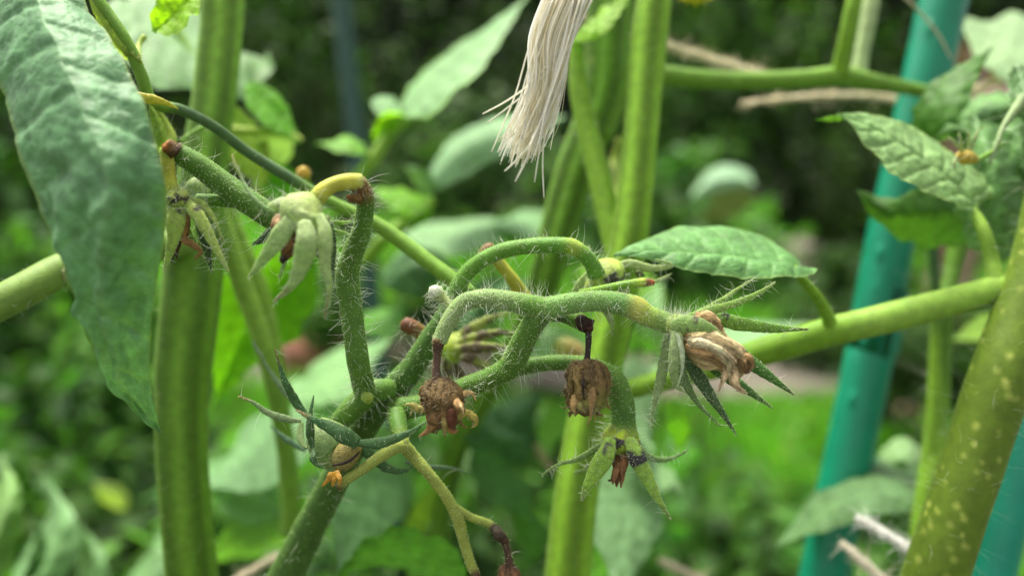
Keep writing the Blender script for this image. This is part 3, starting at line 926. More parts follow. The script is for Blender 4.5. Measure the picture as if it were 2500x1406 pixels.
# ============================================================ MIDDLE TOMATO PLANT
B = empty('tomato_plant', groundpt(1390, .18), 'tomato plant with crossing green stems in the middle behind the frayed cord', 'tomato plant')
SW = (.16, .31, .018)
tube('main_stem', B, [(1640, -620, .18, 74, SW), (1615, -300, .175, 80), (1600, -40, .172, 82), (1580, 150, .172, 82), (1562, 350, .171, 80), (1540, 560, .17, 84), (1510, 720, .17, 88), (1480, 860, .17, 92), (1440, 1010, .17, 98), (1408, 1200, .17, 102), (1385, 1430, .171, 106), (1370, 1700, .173, 110)],
     hairs=800, hl=26, ridge=4, ramp=.12, lump=.04, k=26, n=70, hr=.6, hc=(.6, .68, .5))
tube('main_stem', B, [(1500, -620, .205, 90, OLIVE), (1495, -300, .198, 100), (1490, -40, .195, 108), (1482, 110, .195, 108), (1478, 190, .195, 108), (1448, 300, .195, 100), (1405, 410, .195, 96), (1372, 520, .195, 90), (1345, 620, .195, 82), (1318, 720, .198, 76), (1270, 830, .205, 68), (1190, 950, .218, 60), (1120, 1080, .235, 54), (1080, 1240, .25, 50), (1050, 1480, .27, 46)],
     hairs=400, hl=26, ridge=5, ramp=.14, k=60, n=200, hr=.6, spots=('dots', 160, .0009, (.28, .36, .06)))
tube('side_stem', B, [(1404, 98, .18, 30, SW), (1412, 200, .18, 46), (1430, 300, .179, 52), (1458, 410, .177, 56), (1488, 540, .174, 56), (1510, 660, .171, 50)], hairs=200, hl=26, hr=.6)
tube('leaf_stalk', B, [(2290, 232, .2, 30, STEM), (2210, 215, .2, 34), (2120, 200, .198, 44), (2050, 188, .196, 52), (1960, 194, .195, 46), (1850, 198, .195, 44), (1720, 195, .195, 46), (1620, 186, .195, 50), (1550, 192, .195, 60), (1500, 240, .195, 74), (1455, 330, .195, 80)], hairs=300, hl=22, hr=.6)
tube('leaf_stalk', B, [(2125, -330, .19, 30, SW), (2090, -30, .19, 38), (2074, 60, .191, 38), (2058, 130, .193, 36), (2050, 185, .195, 44)], hairs=60, hl=22, hr=.6)
tube('leaf_stalk', B, [(2175, -330, .2, 30, (.34, .44, .20)), (2132, -30, .2, 38), (2118, 60, .2, 38), (2104, 130, .2, 36), (2095, 190, .2, 42)], hairs=60, hl=22, hr=.6)
tube('leaf_stalk', B, [(1512, 340, .2, 18, YELG), (1500, 400, .2, 22), (1505, 470, .19, 24), (1520, 520, .18, 22)], hairs=80, hl=22)
tube('leaf_stalk', B, [(870, 440, .235, 34, STEML), (915, 385, .235, 32), (950, 330, .235, 30), (995, 290, .235, 26)], hairs=30)
tube('leaf_stalk', B, [(1060, 490, .25, 20, SW), (990, 540, .245, 30), (930, 590, .24, 34), (890, 640, .24, 34)], hairs=20)
tube('leaf_stalk', B, [(905, 378, .235, 12, SW), (880, 372, .232, 10), (860, 362, .23, 10)])
for (ax, wl_, wr_, c, dl, dr, tr, kw) in [
    ([(1400, 102, .178), (1440, 70, .175), (1480, 40, .175), (1550, -20, .178)], 18, 30, (.26, .44, .05), .006, -.004, .6, {}),
    ([(980, 290, .235), (1060, 215, .232), (1180, 110, .236), (1300, -20, .245)], 50, 50, (.16, .29, .18), .05, -.015, .3, dict(edgec=(.2, .4, .06), relief=.0005, prof=.55)),
    ([(905, 250, .232), (940, 262, .232), (975, 275, .233), (1000, 292, .235)], 30, 26, (.15, .28, .17), .01, -.004, .3, {}),
    ([(990, 292, .236), (960, 290, .233), (930, 310, .232), (908, 345, .232)], 30, 22, (.22, .42, .03), -.002, -.006, .6, {}),
    ([(895, 378, .232), (860, 350, .232), (820, 352, .232), (768, 352, .234)], 26, 16, (.18, .38, .06), -.006, .012, .55, {}),
    ([(1060, 470, .26), (1100, 400, .26), (1220, 330, .26), (1390, 285, .27)], 48, 56, (.16, .28, .20), .06, -.02, .25, dict(relief=.0005)),
    ([(1055, 480, .255), (1030, 440, .255), (1010, 420, .255), (985, 405, .26)], 22, 30, (.16, .28, .18), .02, 0, .3, {}),
    ([(1060, 490, .25), (1010, 490, .248), (960, 478, .248), (895, 458, .25)], 40, 26, (.20, .42, .03), -.005, .01, .6, {}),
    ([(1060, 485, .25), (1020, 520, .25), (990, 550, .25), (960, 585, .25)], 30, 20, (.18, .38, .03), -.005, .01, .6, {}),
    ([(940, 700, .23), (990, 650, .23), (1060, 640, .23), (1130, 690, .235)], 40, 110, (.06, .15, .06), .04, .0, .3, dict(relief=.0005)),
    ([(880, 810, .24), (910, 780, .24), (950, 770, .24), (1000, 740, .24)], 26, 60, (.10, .26, .04), .02, -.01, .5, {}),
    ([(980, 560, .3), (1100, 575, .3), (1200, 560, .3), (1330, 600, .3)], 36, 50, (.16, .28, .18), .06, -.02, .25, {}),
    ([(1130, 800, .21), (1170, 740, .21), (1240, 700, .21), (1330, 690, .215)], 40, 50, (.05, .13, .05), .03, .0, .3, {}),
    ([(740, 985, .26), (800, 930, .26), (880, 880, .26), (960, 820, .26)], 60, 60, (.17, .31, .18), .06, -.02, .3, {}),
    ([(1010, 1080, .235), (930, 1140, .222), (880, 1260, .205), (830, 1400, .19)], 110, 120, (.11, .22, .13), .012, -.012, .25, dict(relief=.0005)),
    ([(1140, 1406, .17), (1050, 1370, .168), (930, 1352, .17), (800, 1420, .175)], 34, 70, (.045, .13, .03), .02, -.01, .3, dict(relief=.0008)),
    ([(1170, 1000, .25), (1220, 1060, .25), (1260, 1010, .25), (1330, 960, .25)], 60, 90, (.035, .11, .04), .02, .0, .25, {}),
    ([(1100, 1060, .27), (1130, 1100, .27), (1160, 1130, .27), (1185, 1180, .27)], 40, 50, (.24, .38, .26), .03, -.01, .3, {}),
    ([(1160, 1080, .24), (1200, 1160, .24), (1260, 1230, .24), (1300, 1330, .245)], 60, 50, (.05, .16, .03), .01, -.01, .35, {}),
    ([(1550, 870, .25), (1560, 960, .24), (1570, 1040, .23), (1590, 1110, .22)], 44, 70, (.18, .30, .20), .02, -.02, .25, {}),
    ([(1530, 1060, .235), (1530, 1180, .222), (1525, 1300, .208), (1520, 1480, .19)], 100, 104, (.16, .28, .18), .012, -.006, .2, dict(relief=.0005, nveins=10, prof=.8)),
    ([(1640, 970, .21), (1660, 1020, .21), (1665, 1060, .212), (1655, 1120, .215)], 24, 36, (.13, .32, .03), 0, 0, .45, {}),
    ([(1570, 1130, .23), (1600, 1160, .23), (1640, 1180, .23), (1665, 1210, .235)], 36, 40, (.19, .32, .20), .02, -.01, .25, {}),
    ([(985, 1330, .24), (1020, 1270, .24), (1050, 1210, .24), (1075, 1150, .245)], 26, 26, (.26, .40, .06), .0, .0, .6, {}),
    ([(1090, 1030, .25), (1084, 1080, .25), (1086, 1130, .25), (1090, 1190, .25)], 14, 14, (.10, .24, .04), .0, .0, .5, {}),
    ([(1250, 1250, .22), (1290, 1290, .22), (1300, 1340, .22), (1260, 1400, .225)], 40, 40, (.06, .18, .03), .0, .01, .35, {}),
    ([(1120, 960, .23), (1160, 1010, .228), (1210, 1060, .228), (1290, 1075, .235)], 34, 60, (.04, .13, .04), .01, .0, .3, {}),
    ([(1620, 760, .34), (1560, 700, .34), (1480, 660, .34), (1380, 670, .35)], 40, 50, (.20, .34, .22), .05, -.02, .3, {}),
    ([(1300, 1010, .32), (1220, 1020, .32), (1150, 1060, .31), (1090, 1130, .3)], 46, 50, (.20, .34, .22), .05, -.02, .3, {}),
    ([(1640, 860, .28), (1600, 800, .28), (1590, 740, .285), (1620, 680, .29)], 34, 40, (.18, .32, .20), .03, -.01, .3, {}),
    ([(1430, 980, .3), (1380, 1010, .3), (1340, 1070, .3), (1320, 1150, .3)], 34, 40, (.16, .34, .10), .03, -.01, .45, {}),
    ([(700, 940, .3), (780, 960, .3), (880, 1000, .3), (960, 1080, .3)], 50, 60, (.18, .33, .20), .05, -.02, .3, {}),
    ([(1560, 930, .3), (1640, 900, .3), (1820, 830, .3), (2050, 790, .31)], 50, 60, (.17, .29, .20), .07, -.02, .25, {}),
    ([(1840, 450, .5), (1800, 432, .5), (1740, 440, .5), (1680, 490, .5)], 40, 30, (.2, .32, .28), .0, .06, .25, {}),
    ([(1840, 470, .5), (1790, 500, .5), (1740, 530, .5), (1690, 540, .51)], 30, 50, (.14, .18, .04), .0, .0, .4, {}),
    ([(1400, 620, .3), (1330, 560, .3), (1250, 545, .3), (1180, 560, .3)], 40, 40, (.15, .28, .17), -.02, .07, .3, {}),
    ([(1230, 900, .3), (1330, 850, .3), (1400, 840, .3), (1480, 880, .3)], 50, 50, (.18, .32, .17), .05, -.02, .4, {}),
]:
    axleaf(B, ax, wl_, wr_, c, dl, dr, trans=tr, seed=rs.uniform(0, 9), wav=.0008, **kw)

# ============================================================ RIGHT TOMATO PLANT
R = empty('tomato_plant', groundpt(2280, .145), 'tomato plant with the very thick spotted stem at the right edge', 'tomato plant')
SP = (.10, .165, .010)
tube('main_stem', R, [(2740, -420, .165, 90, SP), (2665, -80, .156, 98), (2600, 250, .15, 110), (2575, 480, .149, 125), (2540, 660, .147, 138), (2490, 800, .146, 142), (2445, 910, .145, 142), (2390, 1080, .145, 140), (2330, 1260, .145, 140), (2275, 1430, .146, 145), (2180, 1750, .15, 150)],
     hairs=1300, hl=70, lump=.03, k=84, n=440, hr=.5, spots=('dots', 420, .00075, (.36, .42, .08)), hc=(.7, .74, .62))
tube('leaf_stalk', R, [(2580, 660, .15, 74, STEML), (2500, 688, .15, 72), (2400, 716, .15, 70), (2300, 742, .15, 70), (2200, 768, .151, 74), (2110, 790, .152, 72), (2030, 808, .153, 72, SW), (1950, 832, .155, 72), (1850, 862, .158, 68), (1750, 893, .161, 60), (1640, 922, .164, 52), (1540, 950, .167, 50), (1480, 965, .169, 48)],
     hairs=400, hl=14, hr=.5, k=20)
tube('leaf_stalk', R, [(1938, 655, .143, 20, SW), (1965, 690, .146, 24), (1995, 725, .149, 26), (2018, 765, .151, 30), (2030, 800, .152, 40)], hairs=60, hl=18)
tube('leaf_stalk', R, [(2376, 506, .1528, 10, STEML), (2388, 535, .152, 26), (2405, 575, .151, 32), (2420, 630, .151, 34), (2432, 690, .15, 46)], hairs=60, hl=18)
tube('leaf_stalk', R, [(2340, 500, .205, 50, OLIVE), (2345, 560, .205, 50), (2325, 660, .203, 38), (2305, 760, .2, 38), (2300, 900, .2, 40), (2285, 1050, .198, 50, SW), (2265, 1200, .195, 54), (2240, 1350, .193, 50), (2225, 1480, .19, 50)], hairs=500, hl=80, hr=.6)
tube('leaf_stalk', R, [(2268, 480, .198, 22, DG), (2276, 600, .198, 22), (2284, 720, .198, 24, STEMD), (2284, 860, .198, 28, SW), (2280, 1000, .197, 34), (2265, 1150, .196, 34)], hairs=100, hl=40, hr=.6)
tube('leaf_stalk', R, [(2500, 240, .15, 30, (.2, .28, .12)), (2450, 310, .148, 14), (2435, 350, .147, 12), (2415, 400, .147, 10)], hairs=40)

# the pointed leaf in the middle right
LL = [(1960, 660, .146), (1938, 630, .150), (1885, 594, .153), (1810, 562, .154), (1720, 550, .153), (1640, 560, .149), (1570, 588, .143), (1502, 622, .137)]
MM = [(1950, 668, .143), (1925, 655, .141), (1880, 645, .141), (1800, 632, .1405), (1720, 622, .139), (1640, 615, .138), (1570, 613, .137), (1500, 623, .1365)]
RR = [(2000, 658, .142), (1985, 668, .139), (1930, 676, .136), (1850, 680, .134), (1760, 672, .134), (1660, 652, .134), (1580, 632, .135), (1500, 625, .1365)]
blade('leaf', R, LL, MM, RR, (.115, .27, .075), nu=110, nv=56, bulge=.12, relief=.00026, nveins=8, slant=2.4, serr=.005, nserr=11, trans=.3, edgec=(.22, .36, .10), veinc=(.17, .35, .09), wav=.0004, seed=1.1)
L1 = [(2378, 525, .152), (2330, 505, .149), (2250, 462, .147), (2165, 420, .146), (2150, 385, .147), (2110, 350, .148), (2075, 305, .150), (2045, 283, .151)]
M1 = [(2380, 515, .153), (2350, 470, .152), (2300, 420, .151), (2245, 380, .151), (2200, 350, .151), (2150, 322, .151), (2100, 300, .151), (2042, 281, .151)]
R1 = [(2385, 505, .154), (2432, 470, .157), (2395, 425, .158), (2330, 375, .158), (2270, 335, .158), (2200, 300, .156), (2120, 280, .154), (2040, 279, .151)]
blade('leaf', R, L1, M1, R1, (.22, .37, .13), nu=100, nv=50, relief=.00035, nveins=8, slant=2.2, serr=.05, nserr=9, trans=.3, edgec=(.30, .42, .12), veinc=(.30, .46, .18), wav=.0005, seed=4.1)
axleaf(R, [(2060, 292, .151), (2040, 290, .150), (2015, 292, .15), (1988, 294, .151)], 8, 8, (.2, .40, .06), 0, 0, nu=16, nv=8, trans=.6, name='leaf')
for (ax, wl_, wr_, c, dl, dr, tr, kw) in [
    ([(2400, 520, .178), (2290, 520, .172), (2180, 520, .170), (2090, 462, .175)], 90, 72, (.055, .14, .025), .010, .002, .3, dict(prof=.6)),
    ([(2240, 345, .182), (2285, 270, .176), (2350, 190, .176), (2428, 112, .18)], 52, 62, (.06, .16, .025), .006, -.004, .35, dict(prof=.6)),
    ([(2440, 640, .160), (2440, 520, .156), (2425, 400, .156), (2370, 270, .164)], 110, 110, (.13, .26, .12), .012, .008, .22, dict(relief=.0006, prof=.7)),
    ([(2570, 600, .162), (2530, 470, .158), (2500, 380, .158), (2470, 240, .164)], 90, 100, (.13, .26, .12), .010, .006, .22, dict(relief=.0006, prof=.8)),
    ([(2480, 430, .172), (2400, 350, .170), (2340, 320, .171), (2280, 335, .174)], 60, 60, (.13, .26, .11), .014, .004, .25, dict(relief=.0005)),
    ([(2330, 350, .176), (2380, 290, .174), (2440, 262, .175), (2540, 250, .18)], 46, 50, (.12, .25, .10), .014, .004, .25, dict(relief=.0005)),
    ([(2580, 200, .24), (2480, 130, .24), (2400, 100, .24), (2330, 30, .25)], 80, 100, (.28, .40, .30), -.02, .05, .2, dict(relief=.0005)),
    ([(2500, 120, .25), (2470, 160, .248), (2440, 178, .248), (2400, 150, .25)], 22, 36, (.34, .48, .06), -.01, .0, .55, {}),
    ([(2250, 1255, .2), (2190, 1205, .2), (2080, 1215, .2), (1890, 1345, .21)], 60, 90, (.09, .17, .095), -.012, .03, .22, dict(relief=.0005, prof=.7)),
    ([(2240, 1150, .23), (2220, 1110, .23), (2180, 1110, .23), (2140, 1170, .235)], 26, 36, (.2, .32, .2), -.01, .02, .3, {}),
    ([(2480, 800, .24), (2440, 810, .24), (2380, 815, .24), (2320, 830, .24)], 24, 50, (.25, .36, .27), .03, -.01, .3, {}),
    ([(2480, 160, .16), (2500, 210, .155), (2500, 260, .152), (2520, 320, .152)], 40, 40, (.09, .18, .09), .002, .006, .2, {}),
]:
    axleaf(R, ax, wl_, wr_, c, dl, dr, trans=tr, seed=rs.uniform(0, 9), wav=.0007, **kw)
# small flower bud in front of the right leaf
tube('bud', R, [(2385, 392, .147, 16, YELG), (2372, 388, .146, 30, (.42, .34, .06)), (2352, 384, .146, 34, (.5, .36, .05)), (2338, 378, .146, 22)], M_SEPAL, hairs=60, hl=22, lump=.2)
tube('bud_stalk', R, [(2450, 352, .148, 9, STEM), (2420, 372, .147, 10), (2384, 392, .146, 13)], hairs=20, hl=18)
bud = R
for pts in [[(2350, 372, .146), (2335, 352, .145), (2320, 338, .145), (2312, 334, .145)], [(2352, 368, .146), (2345, 340, .145), (2340, 322, .145)], [(2362, 368, .146), (2366, 335, .145), (2362, 318, .145)],
            [(2370, 372, .146), (2380, 340, .145), (2388, 318, .145), (2402, 312, .145)], [(2340, 378, .146), (2330, 395, .145), (2332, 415, .145)]]:
    sepal(R, pts, 9, (.36, .42, .18), hairs=10, specks=0, hl=18)



def to_ground(parent, x, y, d, wpx, c, foot=None, name='lower_stem'):
    """the stem goes on down to the soil below the picture"""
    p = P(x, y, d)
    q = np.array([p[0] + .01, p[1] + .01, 0.0]) if foot is None else foot
    r = wpx * d / F / 2
    rows = []
    for u in np.linspace(0, 1, 6):
        e = p * (1 - u) + q * u + np.array([.006 * math.sin(u * 5), .004 * math.sin(u * 7), 0])
        v = e - CAM; dd = v @ FW
        rows.append((1250 + (v @ RT) / dd * F, 703 - (v @ UP) / dd * F, dd, r * 2 * (1 + .15 * u) / dd * F, c))
    return tube(name, parent, rows, k=16)


to_ground(A, 480, 1690, .175, 125, OLIVE)
to_ground(B, 1370, 1690, .173, 110, SW)
to_ground(B, 1050, 1470, .27, 46, OLIVE)
to_ground(R, 2180, 1740, .15, 150, SP)
tube('cord', root if root.name.startswith('frayed') else bpy.data.objects['frayed_cord'], [(1393, -18, .1155, 112, (.9, .88, .8)), (1430, -160, .118, 88), (1520, -620, .13, 80)], M_CORD, ridge=9, ramp=.15, twist=4, k=30)
tube('leaf_stalk', BL, [(60, -78, .1125, 16, STEM), (90, -200, .118, 22), (200, -420, .128, 26), (380, -700, .15, 30)], hairs=60)

# ============================================================ THE FLOWER TRUSS
T_ = empty('flower_truss', P(935, 960, .13), 'hairy branching flower truss with withered flowers across the middle', 'flower truss')


def stalk(pts, h=0, s=0, hl=55, name='stalk', label=None, **kw):
    return tube(name, T_, pts, hairs=h, specks=s, hl=hl, label=label, lump=kw.pop('lump', .05), k=kw.pop('k', 18), **kw)[0]


TS = (.085, .185, .024); TSM = (.105, .24, .028); TD = (.055, .125, .018)
# foot of the truss
stalk([(660, 1470, .152, 86, TD), (700, 1400, .15, 84), (755, 1290, .146, 78), (805, 1195, .142, 74), (850, 1110, .138, 72), (900, 1020, .134, 72), (945, 965, .133, 68), (985, 915, .1325, 54), (1020, 872, .1322, 40)], 350, 500, hl=35, n=60)
stalk([(820, 1040, .131, 46, TS), (850, 1008, .129, 56), (880, 978, .1285, 60), (915, 955, .129, 58), (955, 950, .131, 50)], 200, 100, hl=40, name='node')
tube('cut_scar', T_, [(893, 968, .1235, 26, YELG), (900, 972, .1225, 28), (905, 974, .1222, 20)], M_SEPAL)
# vertical stalk up to the yellow bent pedicel
stalk([(892, 960, .127, 56, TS), (876, 890, .1225, 54), (866, 820, .121, 54), (856, 740, .12, 55), (848, 672, .119, 58), (862, 620, .118, 52), (884, 560, .116, 46), (892, 500, .114, 44), (888, 470, .113, 46, RUST), (872, 448, .112, 46, RUST)], 520, 1400, hl=48, n=70)
stalk([(878, 446, .112, 44, (.40, .42, .10)), (850, 444, .111, 40, YEL), (812, 452, .110, 38), (786, 470, .1095, 42), (770, 492, .1100, 44, YELG), (760, 508, .1115, 44)], 30, 60, hl=22, name='pedicel', label='bright yellow bent pedicel')
tube('scar', T_, [(880, 485, .1115, 26, RUST), (862, 486, .111, 22, RUST), (848, 480, .111, 10, (.3, .1, .02))], M_DRY, lump=.5)
# branch to the upper left
stalk([(846, 665, .120, 52, TD), (805, 625, .121, 46), (740, 570, .121, 48), (690, 548, .120, 54), (640, 515, .119, 60, TS), (590, 482, .1185, 60), (530, 438, .118, 58), (480, 402, .117, 54), (440, 378, .1165, 50), (424, 366, .116, 48, BRN)], 420, 1400, hl=50, n=70)
tube('cut_scar', T_, [(428, 372, .115, 46, BRN), (414, 362, .1145, 44, RUST), (400, 356, .114, 20, (.4, .15, .03))], M_DRY, lump=.5, k=14)
stalk([(405, 362, .115, 30, YELG), (410, 400, .115, 32, YEL), (414, 440, .115, 32), (420, 478, .115, 44, YELG)], 40, 60, hl=36, name='pedicel')
stalk([(660, 515, .121, 30, TSM), (600, 498, .121, 30), (540, 490, .12, 30), (480, 486, .119, 26)], 90, 200, hl=30)
# rear stalk, its long arch and the second withered flower
stalk([(955, 965, .133, 62, TD), (1000, 910, .132, 60), (1045, 840, .131, 58), (1085, 780, .13, 54), (1110, 725, .13, 46), (1130, 680, .13, 40, TSM), (1170, 640, .129, 38), (1230, 612, .128, 38), (1300, 600, .127, 38), (1370, 598, .126, 38), (1398, 603, .126, 40, YELG), (1425, 620, .126, 36, TSM), (1445, 645, .127, 38), (1455, 668, .128, 46)], 600, 1200, hl=42, n=90)
stalk([(1170, 640, .134, 30, TS), (1190, 612, .134, 34, RUST), (1205, 605, .134, 26, RUST)], 20, 0, name='stalk_stub')
stalk([(1205, 625, .136, 28, YEL), (1240, 668, .137, 30), (1262, 700, .138, 34), (1280, 730, .139, 40)], 20, 0, name='pedicel', label='blurred dull yellow pedicel')
stalk([(1060, 850, .137, 30, STEM), (1035, 818, .137, 34, (.3, .25, .06)), (1010, 802, .136, 40, (.16, .075, .03)), (985, 790, .136, 36, (.12, .045, .02))], 120, 0, hl=50, name='stalk_stub')
# the arm in focus
stalk([(960, 1000, .131, 60, TS), (1040, 985, .129, 52), (1125, 950, .127, 50), (1200, 920, .1255, 52), (1245, 895, .124, 58), (1270, 850, .1225, 60), (1295, 800, .121, 56), (1322, 762, .120, 60)], 620, 1900, hl=62, n=60)
stalk([(1225, 905, .1265, 50, TS), (1280, 894, .1275, 42), (1340, 886, .128, 38), (1400, 886, .128, 38), (1460, 898, .128, 42), (1500, 930, .128, 54), (1518, 980, .128, 60), (1522, 1030, .128, 62), (1520, 1060, .128, 80, YELG)], 300, 900, hl=45, n=60)
stalk([(1330, 756, .1195, 60, TSM), (1360, 748, .119, 54, (.14, .29, .06)), (1410, 738, .119, 50), (1470, 735, .119, 50), (1520, 743, .119, 54), (1552, 752, .119, 58, (.42, .42, .07)), (1575, 768, .119, 54, YELG), (1610, 782, .119, 50, (.20, .33, .07)), (1650, 797, .119, 52)], 330, 4200, hl=48, n=80, k=22)
stalk([(1340, 756, .1195, 56, (.17, .30, .07)), (1290, 745, .119, 52, TSM), (1235, 734, .119, 48, (.18, .28, .09)), (1180, 728, .119, 44), (1135, 738, .119, 42), (1108, 765, .119, 42, (.24, .34, .13)), (1085, 805, .119, 38), (1072, 834, .119, 36)], 420, 3200, hl=52, n=80, k=22)
stalk([(1072, 828, .1188, 34, RUST), (1069, 842, .1188, 30, BRN), (1067, 870, .1188, 20, (.09, .05, .035)), (1065, 905, .1188, 22), (1067, 935, .1188, 32)], 60, 60, hl=16, name='pedicel', label='dark brown withered pedicel')
stalk([(1108, 752, .120, 22, (.28, .34, .12)), (1092, 738, .1205, 20), (1076, 724, .121, 32), (1062, 712, .121, 36, (.5, .52, .42)), (1052, 704, .121, 20)], 420, 160, hl=24, name='small_bud', label='tiny whitish woolly bud')
stalk([(1415, 718, .124, 24, SW), (1470, 706, .124, 20), (1530, 694, .124, 20, STEM), (1565, 689, .124, 20, YELG), (1580, 689, .124, 20, RUST), (1596, 690, .124, 14, (.35, .1, .03))], 60, 120, hl=36, name='stalk_stub')
stalk([(1340, 768, .123, 30, TD), (1380, 772, .1225, 34, STEMD), (1408, 780, .122, 44, OLIVE), (1425, 788, .122, 34, BRN)], 60, 60, name='stalk_stub')
tube('withered_knot', T_, [(1410, 775, .1205, 20, BRN), (1428, 790, .120, 34, (.06, .03, .025)), (1442, 786, .120, 18), (1432, 800, .1198, 24, (.09, .035, .03)), (1447, 800, .1195, 12)], M_DRY, lump=.6, k=14, ramp=.3, ridge=4)
stalk([(1436, 798, .120, 16, BLK), (1437, 830, .120, 15), (1435, 860, .120, 14), (1432, 885, .120, 18)], 8, 20, hl=16, name='pedicel', label='black withered pedicel')
# yellow-green bent twig at the bottom
TW = (.27, .32, .06)
stalk([(826, 1190, .121, 22, BRN), (845, 1172, .121, 24, TW), (885, 1145, .122, 26), (935, 1110, .123, 28), (980, 1088, .124, 34), (1010, 1115, .125, 30), (1050, 1160, .125, 27), (1090, 1212, .126, 27), (1118, 1265, .127, 30), (1132, 1320, .128, 26), (1150, 1378, .129, 24), (1160, 1400, .129, 24, BRN), (1166, 1425, .129, 22, BLK)], 60, 700, hl=20, n=90)
stalk([(1112, 1240, .127, 22, TW), (1150, 1262, .128, 20), (1190, 1276, .129, 20), (1205, 1288, .129, 24, BLK), (1228, 1312, .13, 22, BRN), (1240, 1350, .13, 18), (1244, 1385, .13, 24)], 40, 150, hl=20)
for (x, y) in [(985, 1060)]:
    stalk([(985, 1090, .124, 34, TW), (975, 1050, .126, 40, TS), (968, 1010, .129, 50)], 60, 60, hl=25)


def calyx(label, loc):
    o = bpy.data.objects.new('calyx', None)
    o.empty_display_size = .005
    o.parent = T_
    o.location = [float(v) for v in (loc - np.array(T_.location))]
    col.objects.link(o)
    o['label'] = label
    return o


_rl = rootloc


def rootloc(o):                                            # sub-parts hang from a calyx that is itself offset inside the truss
    acc = np.zeros(3)
    while o:
        acc = acc + np.array(o.location); o = o.parent
    return acc


# --- calyx of the withered flower in focus
c1 = calyx('open green calyx holding a crumpled tan flower', P(1650, 795, .118))
D = .1185
tube('receptacle', c1, [(1632, 792, D, 46, YELG), (1652, 796, D - .0005, 62, (.34, .45, .11)), (1668, 803, D - .0005, 64), (1684, 812, D, 40)], M_SEPAL, k=18, hairs=520, specks=700, hl=46, lump=.15)
sepal(c1, [(1655, 782, D), (1705, 766, D), (1765, 732, D + .001), (1800, 706, D + .003), (1840, 680, D + .005)], 20, (.22, .34, .06), hairs=110, hl=34, base=.9)
sepal(c1, [(1668, 780, D - .001), (1740, 757, D - .001), (1810, 735, D), (1865, 708, D + .001), (1893, 688, D + .001)], 22, (.22, .36, .06), hairs=130, specks=300, hl=34, base=.9, tipc=(.4, .45, .2))
sepal(c1, [(1705, 768, D + .003), (1760, 780, D + .001), (1820, 793, D), (1885, 801, D), (1935, 803, D), (1974, 804, D)], 40, (.15, .30, .03), hairs=90, specks=500, hl=30, spots=(.15, 700, (.03, .03, .02), (.12, .27)), tipc=RUST, base=.6, peak=.25)
sepal(c1, [(1640, 795, D - .003), (1680, 790, D - .005), (1725, 798, D - .006), (1765, 818, D - .005)], 46, (.26, .40, .11), hairs=40, specks=400, hl=20, spots=(.3, 900, (.1, .08, .05), (.2, .6)), base=.5, peak=.4)
sepal(c1, [(1740, 830, D + .004), (1800, 860, D + .004), (1860, 905, D + .003), (1905, 938, D + .003), (1940, 964, D + .003)], 38, (.075, .20, .03), hairs=40, specks=420, tipc=BRN)
sepal(c1, [(1690, 850, D + .003), (1745, 895, D + .003), (1810, 942, D + .002), (1850, 970, D + .002), (1886, 996, D + .002)], 34, (.07, .18, .03), hairs=30, specks=380)
sepal(c1, [(1668, 850, D + .001), (1695, 900, D), (1730, 958, D), (1765, 1010, D), (1798, 1062, D)], 38, SEPD, hairs=30, specks=480)
sepal(c1, [(1660, 880, D + .001), (1672, 930, D + .001), (1705, 985, D + .001), (1758, 1040, D + .001)], 24, (.15, .25, .08), hairs=40, specks=200)
sepal(c1, [(1642, 800, D), (1628, 860, D), (1612, 930, D), (1598, 985, D), (1588, 1040, D)], 32, (.26, .36, .13), hairs=150, specks=380, hl=38)
sepal(c1, [(1650, 800, D - .002), (1652, 845, D - .003), (1645, 900, D - .003), (1650, 938, D - .002), (1672, 958, D - .002)], 36, (.33, .44, .18), hairs=60, specks=240, hl=26, roll=.5, asp=.3)
sepal(c1, [(1652, 815, D - .003), (1664, 850, D - .004), (1666, 900, D - .004), (1654, 945, D - .003)], 14, (.55, .62, .42), hairs=20, specks=60, hl=26)
